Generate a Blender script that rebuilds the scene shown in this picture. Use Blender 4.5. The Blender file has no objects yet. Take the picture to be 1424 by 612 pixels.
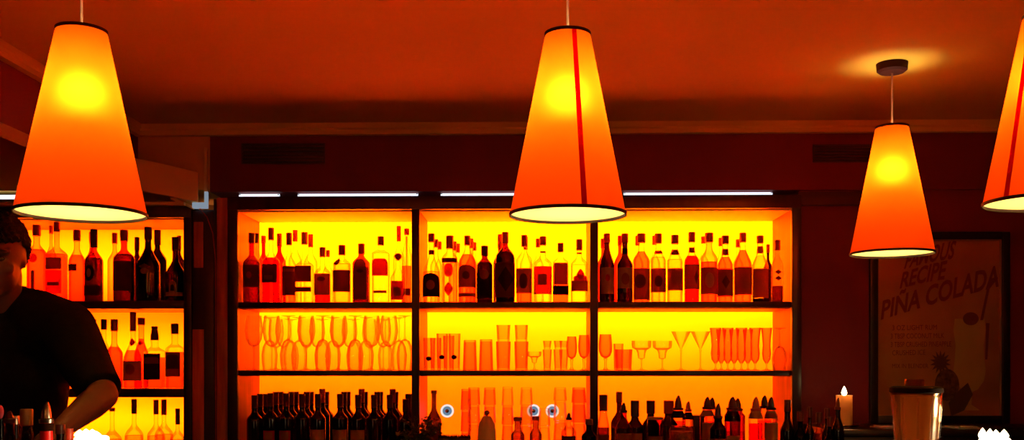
import bpy, bmesh, math, random
from mathutils import Vector, Matrix
random.seed(7)
PI = math.pi
SC = bpy.context.scene
COL = SC.collection

# ------------------------------------------------------------------ camera
F = 1350.0; HZ = 500.0; EYE = 1.45; YAW = math.radians(1.2)
cam_d = bpy.data.cameras.new('camera'); cam = bpy.data.objects.new('camera', cam_d); COL.objects.link(cam)
cam.location = (0, 0, EYE); cam.rotation_euler = (PI/2, 0, YAW)
cam_d.sensor_width = 36; cam_d.lens = F/1424*36; cam_d.shift_y = (HZ-306)/1424
cam_d.clip_start = 0.05
SC.camera = cam

def W(px, py, Y):
    """world point on the plane y=Y seen at photo pixel px,py"""
    cx = (px-712)/F; cz = (HZ-py)/F
    X = cx*math.cos(YAW)-math.sin(YAW); Yd = cx*math.sin(YAW)+math.cos(YAW)
    t = Y/Yd
    return Vector((X*t, Y, EYE+cz*t))
def WX(px, Y): return W(px, 500, Y).x
def WZ(py, Y, px=712): return W(px, py, Y).z

# ------------------------------------------------------------------ materials
def nmat(name):
    m = bpy.data.materials.new(name); m.use_nodes = True
    nt = m.node_tree; nt.nodes.clear()
    out = nt.nodes.new('ShaderNodeOutputMaterial')
    return m, nt, out
def N(nt, t, **kw):
    n = nt.nodes.new(t)
    for k, v in kw.items(): setattr(n, k, v)
    return n
def c4(c): return (c[0], c[1], c[2], 1)

def paint(name, c, rough=.6, var=.12, scale=6, bump=0, spec=.5, metal=0, stretch=None):
    m, nt, out = nmat(name)
    b = N(nt, 'ShaderNodeBsdfPrincipled'); nt.links.new(b.outputs[0], out.inputs[0])
    b.inputs['Roughness'].default_value = rough; b.inputs['Metallic'].default_value = metal
    b.inputs['Specular IOR Level'].default_value = spec
    tc = N(nt, 'ShaderNodeTexCoord'); mp = N(nt, 'ShaderNodeMapping')
    if stretch: mp.inputs['Scale'].default_value = stretch
    nz = N(nt, 'ShaderNodeTexNoise'); nz.inputs['Scale'].default_value = scale; nz.inputs['Detail'].default_value = 6
    nt.links.new(tc.outputs['Object'], mp.inputs[0]); nt.links.new(mp.outputs[0], nz.inputs['Vector'])
    r = N(nt, 'ShaderNodeValToRGB')
    r.color_ramp.elements[0].position = .3; r.color_ramp.elements[1].position = .7
    r.color_ramp.elements[0].color = c4([x*(1-var) for x in c]); r.color_ramp.elements[1].color = c4([min(1, x*(1+var)) for x in c])
    nt.links.new(nz.outputs['Fac'], r.inputs[0]); nt.links.new(r.outputs[0], b.inputs['Base Color'])
    if bump:
        bp = N(nt, 'ShaderNodeBump'); bp.inputs['Strength'].default_value = bump; bp.inputs['Distance'].default_value = .003
        nt.links.new(nz.outputs['Fac'], bp.inputs['Height']); nt.links.new(bp.outputs[0], b.inputs['Normal'])
    return m
def wood(name, c, rough=.4, var=.35):
    return paint(name, c, rough, var, 4, .15, stretch=(9, 9, .8))
def glass(name, tint, edge=None, rough=.04, refl=1.0, power=2.2):
    """thin clear glass: tinted transmission, darker where one looks along the wall, fresnel gloss"""
    if edge is None: edge = [x*.5 for x in tint]
    m, nt, out = nmat(name)
    lw = N(nt, 'ShaderNodeLayerWeight'); lw.inputs['Blend'].default_value = .5
    pw = N(nt, 'ShaderNodeMath', operation='POWER'); pw.inputs[1].default_value = power
    nt.links.new(lw.outputs['Facing'], pw.inputs[0])
    mx = N(nt, 'ShaderNodeMix', data_type='RGBA'); mx.inputs['A'].default_value = c4(tint); mx.inputs['B'].default_value = c4(edge)
    nt.links.new(pw.outputs[0], mx.inputs['Factor'])
    tr = N(nt, 'ShaderNodeBsdfTransparent'); nt.links.new(mx.outputs['Result'], tr.inputs[0])
    gl = N(nt, 'ShaderNodeBsdfGlossy'); gl.inputs['Roughness'].default_value = rough
    gl.inputs[0].default_value = (.9, .9, .9, 1)
    fr = N(nt, 'ShaderNodeFresnel'); fr.inputs['IOR'].default_value = 1.45
    ml = N(nt, 'ShaderNodeMath', operation='MULTIPLY'); ml.inputs[1].default_value = refl*.45
    nt.links.new(fr.outputs[0], ml.inputs[0])
    ms = N(nt, 'ShaderNodeMixShader'); nt.links.new(ml.outputs[0], ms.inputs[0])
    nt.links.new(tr.outputs[0], ms.inputs[1]); nt.links.new(gl.outputs[0], ms.inputs[2])
    nt.links.new(ms.outputs[0], out.inputs[0])
    return m
def sheet(name, refl, trans, mix=.5, var=.0, weave=False, lining=None, forward=0):
    """paper / cloth / acrylic sheet: reflects diffusely and lets light through diffusely"""
    m, nt, out = nmat(name)
    d = N(nt, 'ShaderNodeBsdfDiffuse'); d.inputs[0].default_value = c4(refl)
    t = N(nt, 'ShaderNodeBsdfTranslucent'); t.inputs[0].default_value = c4(trans)
    ms = N(nt, 'ShaderNodeMixShader'); ms.inputs[0].default_value = mix
    nt.links.new(d.outputs[0], ms.inputs[1]); nt.links.new(t.outputs[0], ms.inputs[2]); nt.links.new(ms.outputs[0], out.inputs[0])
    if forward:     # thin cloth scatters part of the light straight on
        rf = N(nt, 'ShaderNodeBsdfRefraction'); rf.inputs['Roughness'].default_value = 1.0; rf.inputs['IOR'].default_value = 1.5
        rf.inputs[0].default_value = c4([min(1, x*1.0) for x in trans]); mf = N(nt, 'ShaderNodeMixShader'); mf.inputs[0].default_value = forward
        nt.links.new(t.outputs[0], mf.inputs[1]); nt.links.new(rf.outputs[0], mf.inputs[2]); nt.links.new(mf.outputs[0], ms.inputs[2])
    if lining:      # cloth backed with a pale inner lining
        g = N(nt, 'ShaderNodeNewGeometry'); mc = N(nt, 'ShaderNodeMix', data_type='RGBA')
        mc.inputs['A'].default_value = c4(refl); mc.inputs['B'].default_value = c4(lining)
        nt.links.new(g.outputs['Backfacing'], mc.inputs['Factor']); nt.links.new(mc.outputs['Result'], d.inputs[0])
    if weave or var:
        tc = N(nt, 'ShaderNodeTexCoord'); nz = N(nt, 'ShaderNodeTexNoise'); nz.inputs['Scale'].default_value = 220 if weave else 9
        nt.links.new(tc.outputs['Object'], nz.inputs['Vector'])
        r = N(nt, 'ShaderNodeValToRGB'); v = var or .12
        r.color_ramp.elements[0].color = c4([x*(1-v) for x in trans]); r.color_ramp.elements[1].color = c4([min(1, x*(1+v)) for x in trans])
        nt.links.new(nz.outputs['Fac'], r.inputs[0]); nt.links.new(r.outputs[0], t.inputs[0])
    return m
def emit(name, c, s):
    m, nt, out = nmat(name)
    e = N(nt, 'ShaderNodeEmission'); e.inputs[0].default_value = c4(c); e.inputs[1].default_value = s
    nt.links.new(e.outputs[0], out.inputs[0]); return m

M = dict(
    ceiling=paint('ceiling_paint', (.72, .46, .045), .8, .06, 1.2),
    cornice=paint('cornice_paint', (.78, .50, .06), .7, .06, 3),
    red=paint('red_wall_paint', (.16, .002, .002), .7, .12, 3, .05),
    brown=paint('ochre_wall_paint', (.80, .42, .06), .75, .1, 3),
    valance=paint('ochre_panel', (.90, .55, .14), .7, .05, 3),
    floor=wood('floor_wood', (.10, .05, .03), .5),
    frame=wood('dark_stained_wood', (.030, .007, .005), .35),
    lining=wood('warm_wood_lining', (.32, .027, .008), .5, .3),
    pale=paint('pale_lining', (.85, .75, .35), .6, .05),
    sidewood=wood('reddish_wood', (.60, .13, .04), .4),
    counter=paint('black_counter', (.02, .012, .01), .3, .2, 20),
    black=paint('black_plastic', (.015, .008, .008), .35),
    blackglass=paint('black_bottle_glass', (.010, .002, .002), .12, .1),
    redcap=paint('dark_red_cap', (.50, .045, .02), .4),
    browncap=paint('brown_cap', (.60, .09, .03), .45),
    orangecap=paint('orange_brown_cap', (.80, .16, .03), .45),
    darkcap=paint('dark_cap', (.10, .012, .008), .35),
    steel=paint('brushed_metal', (.5, .45, .4), .25, .05, 20, metal=1),
    greymetal=paint('grey_painted_metal', (.45, .45, .5), .4),
    white=paint('white_plastic', (.8, .8, .8), .4),
    cream=paint('cream_wax', (.8, .55, .3), .6, .04),
    shirt=paint('black_shirt_cloth', (.006, .003, .003), .95, .3, 60, .3, spec=.1),
    trousers=paint('dark_trousers_cloth', (.01, .008, .01), .95, .3, 60, spec=.1),
    skin=paint('skin', (.15, .035, .014), .55, .08, 12),
    hair=paint('dark_hair', (.008, .004, .003), .7, .4, 90, .5, spec=.2),
    eye=paint('eye_dark', (.03, .015, .01), .2),
    lip=paint('lips', (.22, .05, .04), .5),
    leaf=paint('dark_green_leaf', (.06, .075, .015), .5, .4, 30),
    pot=paint('dark_pot', (.03, .02, .015), .6),
    trimdark=paint('shade_trim_dark', (.03, .004, .003), .7),
    cordm=paint('pale_lamp_cord', (.75, .50, .35), .5),
    canopy=paint('dark_canopy', (.05, .010, .008), .7, spec=.1),
    vent=paint('dark_red_vent', (.045, .003, .003), .6),
    stripe=sheet('red_ribbon', (.5, .006, .003), (.62, .0012, .0005), .5),
    shade=sheet('orange_lamp_fabric', (.75, .10, .01), (.80, .056, .0010), .55, weave=True, lining=(.95, .80, .55), forward=.5),
    diffuser=sheet('white_lamp_diffuser', (.85, .75, .4), (.92, .80, .24), .7),
    panel=sheet('yellow_acrylic_panel', (.5, .16, .01), (1.0, .27, .006), .7),
    box_white=paint('light_box_white', (.85, .85, .85), .8, .02),
    lab_tan=sheet('tan_paper', (.85, .40, .14), (.10, .028, .004), .5, var=.35),
    lab_brown=sheet('brown_paper', (.55, .17, .05), (.09, .013, .001), .5, var=.5),
    lab_dark=sheet('dark_paper', (.26, .07, .03), (.025, .003, .0004), .5, var=.5),
    lab_red=sheet('red_paper', (.7, .06, .02), (.26, .010, .0006), .5, var=.4),
    lab_orange=sheet('orange_paper', (.6, .12, .02), (.5, .022, .001), .5, var=.25),
    lab_black=sheet('black_paper', (.05, .015, .01), (.004, .0004, .0001), .5),
    lab_bright=sheet('bright_orange_paper', (.7, .2, .05), (.75, .05, .003), .55, var=.2),
    clear=glass('clear_glass', (.97, .93, .86), (.50, .24, .12), power=3.2),
    wine_clear=glass('thin_clear_glass', (.985, .95, .90), (.50, .20, .08), power=3.2),
    tumbler=glass('thick_clear_glass', (.94, .82, .74), (.36, .09, .06), power=2.6),
    beer=glass('brown_beer_glass', (.20, .115, .03), (.10, .03, .01)),
    honey=glass('honey_glass', (.42, .26, .10), (.25, .08, .03)),
    orangeglass=glass('smoky_orange_glass', (.95, .70, .55), (.6, .20, .10), power=1.8),
    frost=glass('frosted_glass', (.80, .72, .55), (.45, .25, .15), rough=.4),
    amber=glass('amber_glass', (.50, .12, .05), (.12, .01, .005)),
    redg=glass('red_liqueur_glass', (.45, .04, .05), (.10, .002, .003)),
    darkred=glass('dark_red_glass', (.13, .012, .008), (.03, .001, .001)),
    smoke=glass('dark_glass', (.055, .010, .006), (.02, .001, .001)),
    green=glass('green_dark_glass', (.05, .035, .006), (.01, .006, .001)),
    liq_clear=glass('clear_spirit', (.99, .97, .90), (.8, .6, .4), refl=.1),
    liq_gold=glass('golden_spirit', (.95, .78, .4), (.7, .4, .15), refl=.1),
    liq_orange=glass('orange_spirit', (.92, .36, .25), (.6, .14, .06), refl=.1),
    liq_red=glass('red_spirit', (.85, .06, .10), (.5, .02, .02), refl=.1),
    liq_brown=glass('brown_spirit', (.30, .09, .05), (.1, .02, .01), refl=.3),
    flame=emit('candle_flame', (1, .72, .35), 14),
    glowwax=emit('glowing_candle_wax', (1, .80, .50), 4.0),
    tube=emit('cool_white_tube', (.80, .86, 1.0), 1.5),
    ring=emit('lit_cool_ring', (1.0, .93, .88), .85),
    strip=emit('bracket_added_glow', (.55, .68, .85), .38),  # bracket is no lamp: cool light falling on it is put in as emission
    spot_glass=emit('cool_spotlight_lens', (.25, .38, .55), .55),
)

# ------------------------------------------------------------------ mesh helpers
def new_obj(name, bm, mat, parent=None, smooth=True, recalc=True):
    if recalc: bmesh.ops.recalc_face_normals(bm, faces=bm.faces[:])
    me = bpy.data.meshes.new(name); bm.to_mesh(me); bm.free()
    if smooth:
        for p in me.polygons: p.use_smooth = True
        try: me.set_sharp_from_angle(angle=math.radians(35))
        except Exception: pass
    if mat: me.materials.append(M[mat] if isinstance(mat, str) else mat)
    o = bpy.data.objects.new(name, me); COL.objects.link(o)
    if parent: o.parent = parent
    return o
def tag(o, label, cat, group=None, kind=None):
    o['label'] = label; o['category'] = cat
    if group: o['group'] = group
    if kind: o['kind'] = kind
    return o
def empty(name, loc, rz=0):
    o = bpy.data.objects.new(name, None); COL.objects.link(o); o.location = loc; o.rotation_euler = (0, 0, rz)
    o.empty_display_size = .05
    return o
def struct(o, kind='structure'):
    o['kind'] = kind; return o
def copy_tree(o, parent=None):
    c = o.copy(); COL.objects.link(c); c.parent = parent
    for ch in list(o.children): copy_tree(ch, c)
    return c
def box(bm, a, b, bevel=0.0):
    x0, y0, z0 = a; x1, y1, z1 = b
    r = bmesh.ops.create_cube(bm, size=1)
    vs = r['verts']
    for v in vs:
        v.co = Vector(((x0+x1)/2+v.co.x*(x1-x0), (y0+y1)/2+v.co.y*(y1-y0), (z0+z1)/2+v.co.z*(z1-z0)))
    if bevel:
        es = list({e for v in vs for e in v.link_edges})
        bmesh.ops.bevel(bm, geom=es, offset=bevel, segments=2, profile=.5, affect='EDGES')
    return bm
def boxo(name, a, b, mat, parent=None, bevel=.002):
    bm = bmesh.new(); box(bm, a, b, bevel); return new_obj(name, bm, mat, parent)
def sq(n, t):
    c, s = math.cos(t), math.sin(t)
    if n == 2: return c, s
    return math.copysign(abs(c)**(2/n), c), math.copysign(abs(s)**(2/n), s)
def lathe(bm, prof, seg=28, n=2, cx=0, cy=0, cz=0, sy=1.0, close0=True, close1=True):
    rings = []
    for r, z in prof:
        ring = []
        for i in range(seg):
            t = 2*PI*i/seg+PI/seg
            c, s = sq(n, t)
            ring.append(bm.verts.new((cx+r*c, cy+r*s*sy, cz+z)))
        rings.append(ring)
    for a, b in zip(rings, rings[1:]):
        for i in range(seg):
            bm.faces.new((a[i], a[(i+1) % seg], b[(i+1) % seg], b[i]))
    if close0: bm.faces.new(rings[0][::-1])
    if close1: bm.faces.new(rings[-1])
    return bm
def latheo(name, prof, mat, parent=None, loc=None, **kw):
    bm = bmesh.new(); lathe(bm, prof, **kw); o = new_obj(name, bm, mat, parent)
    if loc is not None: o.location = loc
    return o
def tube(bm, pts, r, seg=8):
    pts = [Vector(p) for p in pts]; rings = []
    for i, p in enumerate(pts):
        d = (pts[min(i+1, len(pts)-1)]-pts[max(i-1, 0)]).normalized()
        if i == 0:
            u = d.cross(Vector((0, 0, 1)))
            if u.length < .05: u = d.cross(Vector((1, 0, 0)))
        else: u = u-d*u.dot(d)
        u.normalize(); v = d.cross(u)
        rr = r[i] if isinstance(r, (list, tuple)) else r
        rings.append([bm.verts.new(p+rr*(math.cos(2*PI*k/seg)*u+math.sin(2*PI*k/seg)*v)) for k in range(seg)])
    for a, b in zip(rings, rings[1:]):
        for i in range(seg): bm.faces.new((a[i], a[(i+1) % seg], b[(i+1) % seg], b[i]))
    bm.faces.new(rings[0][::-1]); bm.faces.new(rings[-1])
    return bm
def ball(bm, c, r, sx=1, sy=1, sz=1, rot=None, sub=3):
    res = bmesh.ops.create_icosphere(bm, subdivisions=sub, radius=r)
    for v in res['verts']:
        p = Vector((v.co.x*sx, v.co.y*sy, v.co.z*sz))
        if rot: p = rot @ p
        v.co = p+Vector(c)
    return bm

# ------------------------------------------------------------------ room
Y0 = 4.50; YB = 4.86       # front and back planes of the lit display
CEIL = 2.545
xL = WX(190, 4.5)          # side soffit plane
ZW = WZ(265.5, Y0)         # underside of the red wall band above the display
XR = 3.3; XLL = -3.4; YBK = -1.6
struct(boxo('floor', (XLL-.1, YBK-.1, -.1), (XR+.1, 5.6, 0), 'floor', bevel=0))
struct(boxo('ceiling', (XLL-.1, YBK-.1, CEIL), (XR+.1, 5.6, CEIL+.1), 'ceiling', bevel=0))
struct(boxo('wall_right', (XR, YBK, 0), (XR+.1, 5.3, CEIL), 'red', bevel=0))
struct(boxo('wall_front', (XLL, YBK-.1, 0), (XR, YBK, CEIL), 'red', bevel=0))
struct(boxo('wall_left', (XLL-.1, YBK, 0), (XLL, 5.3, CEIL), 'red', bevel=0))
bm = bmesh.new()
xa = WX(292, Y0); xb = WX(1113, Y0)
box(bm, (xa, Y0, ZW), (XR, Y0+.75, CEIL)); box(bm, (xb, Y0+.02, 0), (XR, Y0+.75, ZW)); box(bm, (xa, 5.15, 0), (xb, 5.25, ZW))
struct(new_obj('wall_back', bm, 'red'))
struct(boxo('wall_alcove', (XLL, 5.0, 0), (xa, 5.1, CEIL), 'brown', bevel=0))
# upper ochre wall strip between alcove and red wall, and dropped soffit on the left
bm = bmesh.new()
box(bm, (XLL, Y0+.015, WZ(262, Y0)), (xa-.005, Y0+.45, CEIL-.001), 0)
struct(new_obj('wall_upper_left', bm, 'brown'))
bm = bmesh.new(); box(bm, (xL-.12, YBK, WZ(171, 3.35, 0)), (xL, Y0+.015, CEIL-.001), 0)
struct(new_obj('wall_soffit', bm, 'red'))
# cornices
bm = bmesh.new()
prof = [(0, 0), (.03, 0), (.03, .02), (.038, .028), (.038, .052), (0, .052)]
zc = CEIL-.054
def extrude_profile(bm, pts0, pts1):
    a = [bm.verts.new(p) for p in pts0]; b = [bm.verts.new(p) for p in pts1]; n = len(a)
    for i in range(n): bm.faces.new((a[i], a[(i+1) % n], b[(i+1) % n], b[i]))
    bm.faces.new(a[::-1]); bm.faces.new(b)
extrude_profile(bm, [(xL, Y0-p, zc+q) for p, q in prof], [(XR, Y0-p, zc+q) for p, q in prof])
struct(new_obj('trim_1', bm, 'cornice', smooth=False))
bm = bmesh.new()
extrude_profile(bm, [(xL+p, YBK, zc+q) for p, q in prof], [(xL+p, Y0-.038, zc+q) for p, q in prof])
struct(new_obj('trim_2', bm, 'cornice', smooth=False))
# curved ochre valance over the left shelf
vt = []
for i in range(15):
    u = i/14
    px = 60+u*215; Yv = 4.05+.42*u**.8
    yt = 206+34*u**1.7; yb = 249+32*u**1.5
    vt.append((W(px, yt, Yv), W(px, yb, Yv)))
bm = bmesh.new(); rows = []
for (a, b) in vt:
    zt = a.z; zb = b.z
    rows.append([bm.verts.new((a.x, a.y, zt)), bm.verts.new((a.x, a.y, zb)), bm.verts.new((a.x-.01, a.y+.035, zb)), bm.verts.new((a.x-.01, a.y+.035, zt))])
for a, b in zip(rows, rows[1:]):
    for i in range(4): bm.faces.new((a[i], a[(i+1) % 4], b[(i+1) % 4], b[i]))
bm.faces.new(rows[0]); bm.faces.new(rows[-1][::-1])
struct(new_obj('trim_3', bm, 'valance', smooth=False))
# low dark ledge moulding right of the display
struct(boxo('trim_4', (xb-.01, Y0-.005, WZ(287, Y0)), (WX(1215, Y0), Y0+.03, WZ(268, Y0)), 'vent', bevel=.003))

# vents
def vent(px0, px1, py0, py1, label):
    e = empty('air_vent', (WX((px0+px1)/2, Y0), Y0, WZ(py1, Y0)))
    w = WX(px1, Y0)-WX(px0, Y0); h = WZ(py0, Y0)-WZ(py1, Y0)
    bm = bmesh.new()
    box(bm, (-w/2, -.006, 0), (w/2, 0, .006)); box(bm, (-w/2, -.006, h-.006), (w/2, 0, h))
    box(bm, (-w/2, -.006, .006), (-w/2+.006, 0, h-.006)); box(bm, (w/2-.006, -.006, .006), (w/2, 0, h-.006))
    new_obj('frame', bm, 'vent', e)
    bm = bmesh.new()
    for i in range(5):
        z = .012+(h-.03)*i/4
        box(bm, (-w/2+.006, -.008, z), (w/2-.006, -.001, z+.007))
    new_obj('slats', bm, 'vent', e)
    bm = bmesh.new(); box(bm, (-w/2+.006, -.0012, .006), (w/2-.006, -.0004, h-.006)); new_obj('dark_slot', bm, 'black', e)
    tag(e, label, 'vent')
vent(336, 452, 198, 227, 'dark slatted air vent in the red wall above the left bay of the shelves')
vent(1130, 1212, 203, 228, 'dark slatted air vent in the red wall left of the small far lamp')

# ------------------------------------------------------------------ main lit display unit
zT = WZ(291.5, Y0); zB1t = WZ(420, Y0); zB1b = WZ(428, Y0); zB2t = WZ(515.5, Y0); zB2b = WZ(522, Y0); zCt = .99
px_post = [(318, 332), (573, 584), (820, 831.5), (1100, 1113)]
posts = [(WX(a, Y0), WX(b, Y0)) for a, b in px_post]
disp = empty('display_shelf', (0, Y0+.18, 0)); tag(disp, 'wide dark wooden back-bar shelf of three bays with glowing yellow back panels', 'shelf')
def dbox(name, a, b, mat, bevel=.002, parent=None):
    # parts of the display are given in world coordinates
    p = parent or disp; o = p.location
    return boxo(name, (a[0]-o.x, a[1]-o.y, a[2]-o.z), (b[0]-o.x, b[1]-o.y, b[2]-o.z), mat, p, bevel)
for i, (a, b) in enumerate(posts):
    dbox('upright', (a, Y0-.02, zCt+.001), (b, Y0+.012, WZ(273, Y0)), 'frame', .003)
    l = a+.004; r = b-.004
    dbox('divider', (l, Y0+.0125, zCt+.001), (r, YB-.001, zT), 'lining', 0)
X0, X3 = posts[0][0], posts[3][1]
for k in range(3):
    a = posts[k][1]; b = posts[k+1][0]
    for nm, z0, z1 in (('shelf_board', zB1b, zB1t), ('shelf_board', zB2b, zB2t)):
        dbox(nm, (a-.003, Y0-.006, z0), (b+.003, YB-.002, z1), 'frame', .0015)
dbox('top_board', (X0-.0, Y0-.022, zT), (X3, YB+.02, WZ(273, Y0)), 'frame', .002)
# pale ceiling lining inside each top compartment
for k in range(3):
    a = posts[k][1]; b = posts[k+1][0]
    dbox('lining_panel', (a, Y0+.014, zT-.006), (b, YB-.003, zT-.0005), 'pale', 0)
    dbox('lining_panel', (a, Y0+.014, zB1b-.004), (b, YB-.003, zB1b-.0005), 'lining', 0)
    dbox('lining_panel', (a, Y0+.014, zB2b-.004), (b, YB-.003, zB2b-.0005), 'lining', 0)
    dbox('back_panel', (posts[k][0]+.006, YB, zCt+.01), (posts[k+1][1]-.006, YB+.003, zT-.001), 'panel', 0)
# light box behind
bm = bmesh.new(); o = disp.location
def lb(a, b): box(bm, (a[0]-o.x, a[1]-o.y, a[2]-o.z), (b[0]-o.x, b[1]-o.y, b[2]-o.z))
LBY = 5.12
lb((X0, LBY, zCt+.002), (X3, LBY+.01, zT)); lb((X0, YB+.004, zT), (X3, LBY, zT+.01)); lb((X0, YB+.004, zCt+.001), (X3, LBY, zCt+.008))
lb((X0, YB+.004, zCt), (X0+.008, LBY, zT)); lb((X3-.008, YB+.004, zCt), (X3, LBY, zT))
new_obj('light_box', bm, 'box_white', disp, smooth=False)

def area(name, loc, sx, sz, power, col=(1, 1, 1), rot=(-PI/2, 0, 0), spread=PI):
    l = bpy.data.lights.new(name, 'AREA'); l.shape = 'RECTANGLE'; l.size = sx; l.size_y = sz; l.energy = power; l.color = col
    l.spread = spread
    ob = bpy.data.objects.new(name, l); COL.objects.link(ob); ob.location = loc; ob.rotation_euler = rot
    return ob
def point(name, loc, power, r=.03, col=(1, 1, 1)):
    l = bpy.data.lights.new(name, 'POINT'); l.energy = power; l.shadow_soft_size = r; l.color = col
    ob = bpy.data.objects.new(name, l); COL.objects.link(ob); ob.location = loc
    return ob
xm = (X0+X3)/2; wd = X3-X0-.06
LP = 1.45
area('tube_light_top', (xm, LBY-.02, 2.00), wd, .04, 215*LP)
area('tube_light_middle', (xm, LBY-.02, 1.68), wd, .04, 41*LP)
area('tube_light_low', (xm, LBY-.02, 1.20), wd, .04, .01*LP)
for px in (425, 470, 535, 700, 760, 855, 895, 940):
    point('light_box_bulb', (WX(px, 4.95), 4.955, WZ(330, 4.95)), 6.5*LP, .035)

# tubes on top of the display, seen as a cool line
tz = WZ(269.8, Y0)
for (a, b), lb_ in zip(((-70, 24), (330, 386), (412, 580), (612, 845), (868, 1076)),
        ('cool white light tube on top of the far left display behind the lamp', 'short cool white light tube over the left end of the display top', 'cool white light tube on display top over the left bay',
         'cool white light tube on display top behind the middle lamp', 'cool white light tube on display top over the right bay')):
    e = empty('light_tube', (WX((a+b)/2, Y0), Y0+.035, WZ(273, Y0)))
    w = WX(b, Y0)-WX(a, Y0); bm = bmesh.new()
    tube(bm, [(-w/2, 0, .0105), (w/2, 0, .0105)], .0102, 12); new_obj('tube', bm, 'tube', e)
    for s in (-1, 1):
        bm = bmesh.new(); box(bm, (s*w/2-.008 if s > 0 else -w/2, -.009, 0), (s*w/2 if s > 0 else -w/2+.008, .009, .0185), .001); new_obj('end_cap', bm, 'black', e)
    tag(e, lb_, 'light')

# ------------------------------------------------------------------ left display unit
left = empty('display_shelf', (WX(80, Y0), Y0+.2, 0)); tag(left, 'dark framed lit bottle shelf at the far left behind the bartender', 'shelf')
lx0 = WX(-110, Y0); lx1 = WX(257, Y0); lx2 = WX(268, Y0)
lzT = WZ(302, Y0); l1t = WZ(418, Y0); l1b = WZ(429, Y0); l2t = WZ(541, Y0); l2b = WZ(553, Y0); l3 = .95
dbox('upright', (lx1, Y0-.02, 0), (lx2, Y0+.38, WZ(286, Y0)), 'frame', .003, left)
dbox('upright', (lx0-.03, Y0-.02, 0), (lx0, Y0+.38, WZ(286, Y0)), 'frame', .003, left)
dbox('top_board', (lx0-.03, Y0-.025, lzT), (lx2, Y0+.38, WZ(286, Y0)), 'frame', .003, left)
dbox('shelf_board', (lx0, Y0-.01, l1b), (lx1, YB-.002, l1t), 'frame', .002, left)
dbox('shelf_board', (lx0, Y0-.01, l2b), (lx1, YB-.002, l2t), 'frame', .002, left)
dbox('shelf_board', (lx0, Y0-.01, l3-.035), (lx1, YB-.002, l3), 'frame', .002, left)
dbox('lining_panel', (lx0, Y0+.01, lzT-.005), (lx1, YB-.003, lzT-.0005), 'lining', 0, left)
dbox('back_panel', (lx0, YB, l3), (lx1, YB+.003, lzT-.001), 'panel', 0, left)
bm = bmesh.new(); o = left.location
lb((lx0, 4.98, l3), (lx1, 4.988, lzT)); lb((lx0, YB+.004, lzT), (lx1, 4.98, lzT+.01)); lb((lx0, YB+.004, l3-.01), (lx1, 4.98, l3))
new_obj('light_box', bm, 'box_white', left, smooth=False)
lxm = (lx0+lx1)/2
area('tube_light_left_top', (lxm, 4.975, 1.93), lx1-lx0-.05, .04, 42)
area('tube_light_left_mid', (lxm, 4.975, 1.50), lx1-lx0-.05, .04, 25)
area('tube_light_left_low', (lxm, 4.975, 1.15), lx1-lx0-.05, .04, 22)

# wood posts between both units, cable, and bracket with added cool glow
cab = empty('side_cabinet', (WX(294, Y0), Y0+.1, 0)); tag(cab, 'tall narrow dark wooden cabinet standing between the two lit shelves', 'cabinet')
dbox('door', (WX(269, Y0), Y0-.012, .02), (WX(298, Y0), Y0+.01, WZ(292, Y0)), 'frame', .003, cab)
dbox('wood_panel', (WX(271, Y0), Y0-.016, WZ(372, Y0)), (WX(284, Y0), Y0-.011, WZ(308, Y0)), 'sidewood', .002, cab)
dbox('wood_panel', (WX(269, Y0), Y0-.016, .3), (WX(285, Y0), Y0-.011, WZ(458, Y0)), 'sidewood', .002, cab)
dbox('side_panel', (WX(302, Y0), Y0-.006, .02), (WX(317, Y0), Y0+.03, WZ(274, Y0)), 'sidewood', .002, cab)
dbox('body', (WX(269, Y0), Y0+.011, 0), (WX(317, Y0), Y0+.34, WZ(290, Y0)), 'frame', .003, cab)
dbox('edge_strip', (WX(298.2, Y0), Y0-.012, .02), (WX(301.6, Y0), Y0+.01, WZ(276, Y0)), 'frame', .001, cab)
bm = bmesh.new()
tube(bm, [W(x, y, Y0-.03-.0*i) for i, (x, y) in enumerate([(278, 290), (288, 302), (296, 325), (299.5, 360), (300, 420), (300, 470), (300, 560), (300, 640)])], .0022, 8)
tag(new_obj('hanging_cable', bm, 'redcap'), 'thin reddish cable hanging beside the left post of the main shelf', 'cable')
br = empty('wall_bracket', W(283, 290, Y0-.01)); tag(br, 'small angle bracket with added cool glow at the top corner between the two shelves', 'bracket')
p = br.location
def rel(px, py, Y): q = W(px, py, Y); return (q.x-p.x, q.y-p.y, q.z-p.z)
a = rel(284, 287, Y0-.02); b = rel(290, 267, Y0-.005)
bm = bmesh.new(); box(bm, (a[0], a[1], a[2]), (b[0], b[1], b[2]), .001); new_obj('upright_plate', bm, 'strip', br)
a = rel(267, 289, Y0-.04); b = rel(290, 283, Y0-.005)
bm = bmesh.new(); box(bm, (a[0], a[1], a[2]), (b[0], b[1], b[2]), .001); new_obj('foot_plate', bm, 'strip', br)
a = rel(283.5, 288, Y0-.0); b = rel(289, 206, Y0+.012)
bm = bmesh.new(); box(bm, (a[0], a[1], a[2]), (b[0], b[1], b[2]), .001); new_obj('conduit', bm, 'valance', br)
fl = bmesh.new()
q = [W(x, y, Yq) for x, y, Yq in ((237, 272, Y0-.05), (268, 287, Y0-.03), (268, 291, Y0-.03), (237, 277, Y0-.05))]
va = [fl.verts.new(v) for v in q]; vb = [fl.verts.new(v+Vector((0, .02, 0))) for v in q]
for i in range(4): fl.faces.new((va[i], va[(i+1) % 4], vb[(i+1) % 4], vb[i]))
fl.faces.new(va[::-1]); fl.faces.new(vb)
struct(new_obj('trim_5', fl, 'valance', smooth=False))
struct(boxo('light_spill_strip', (WX(-40, 4.5), 4.44, WZ(283.5, 4.44)), (WX(262, 4.5), 4.52, WZ(279, 4.44)), 'valance', bevel=.001))  # light spilling above the left shelf, put in as a thin ochre strip

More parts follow.
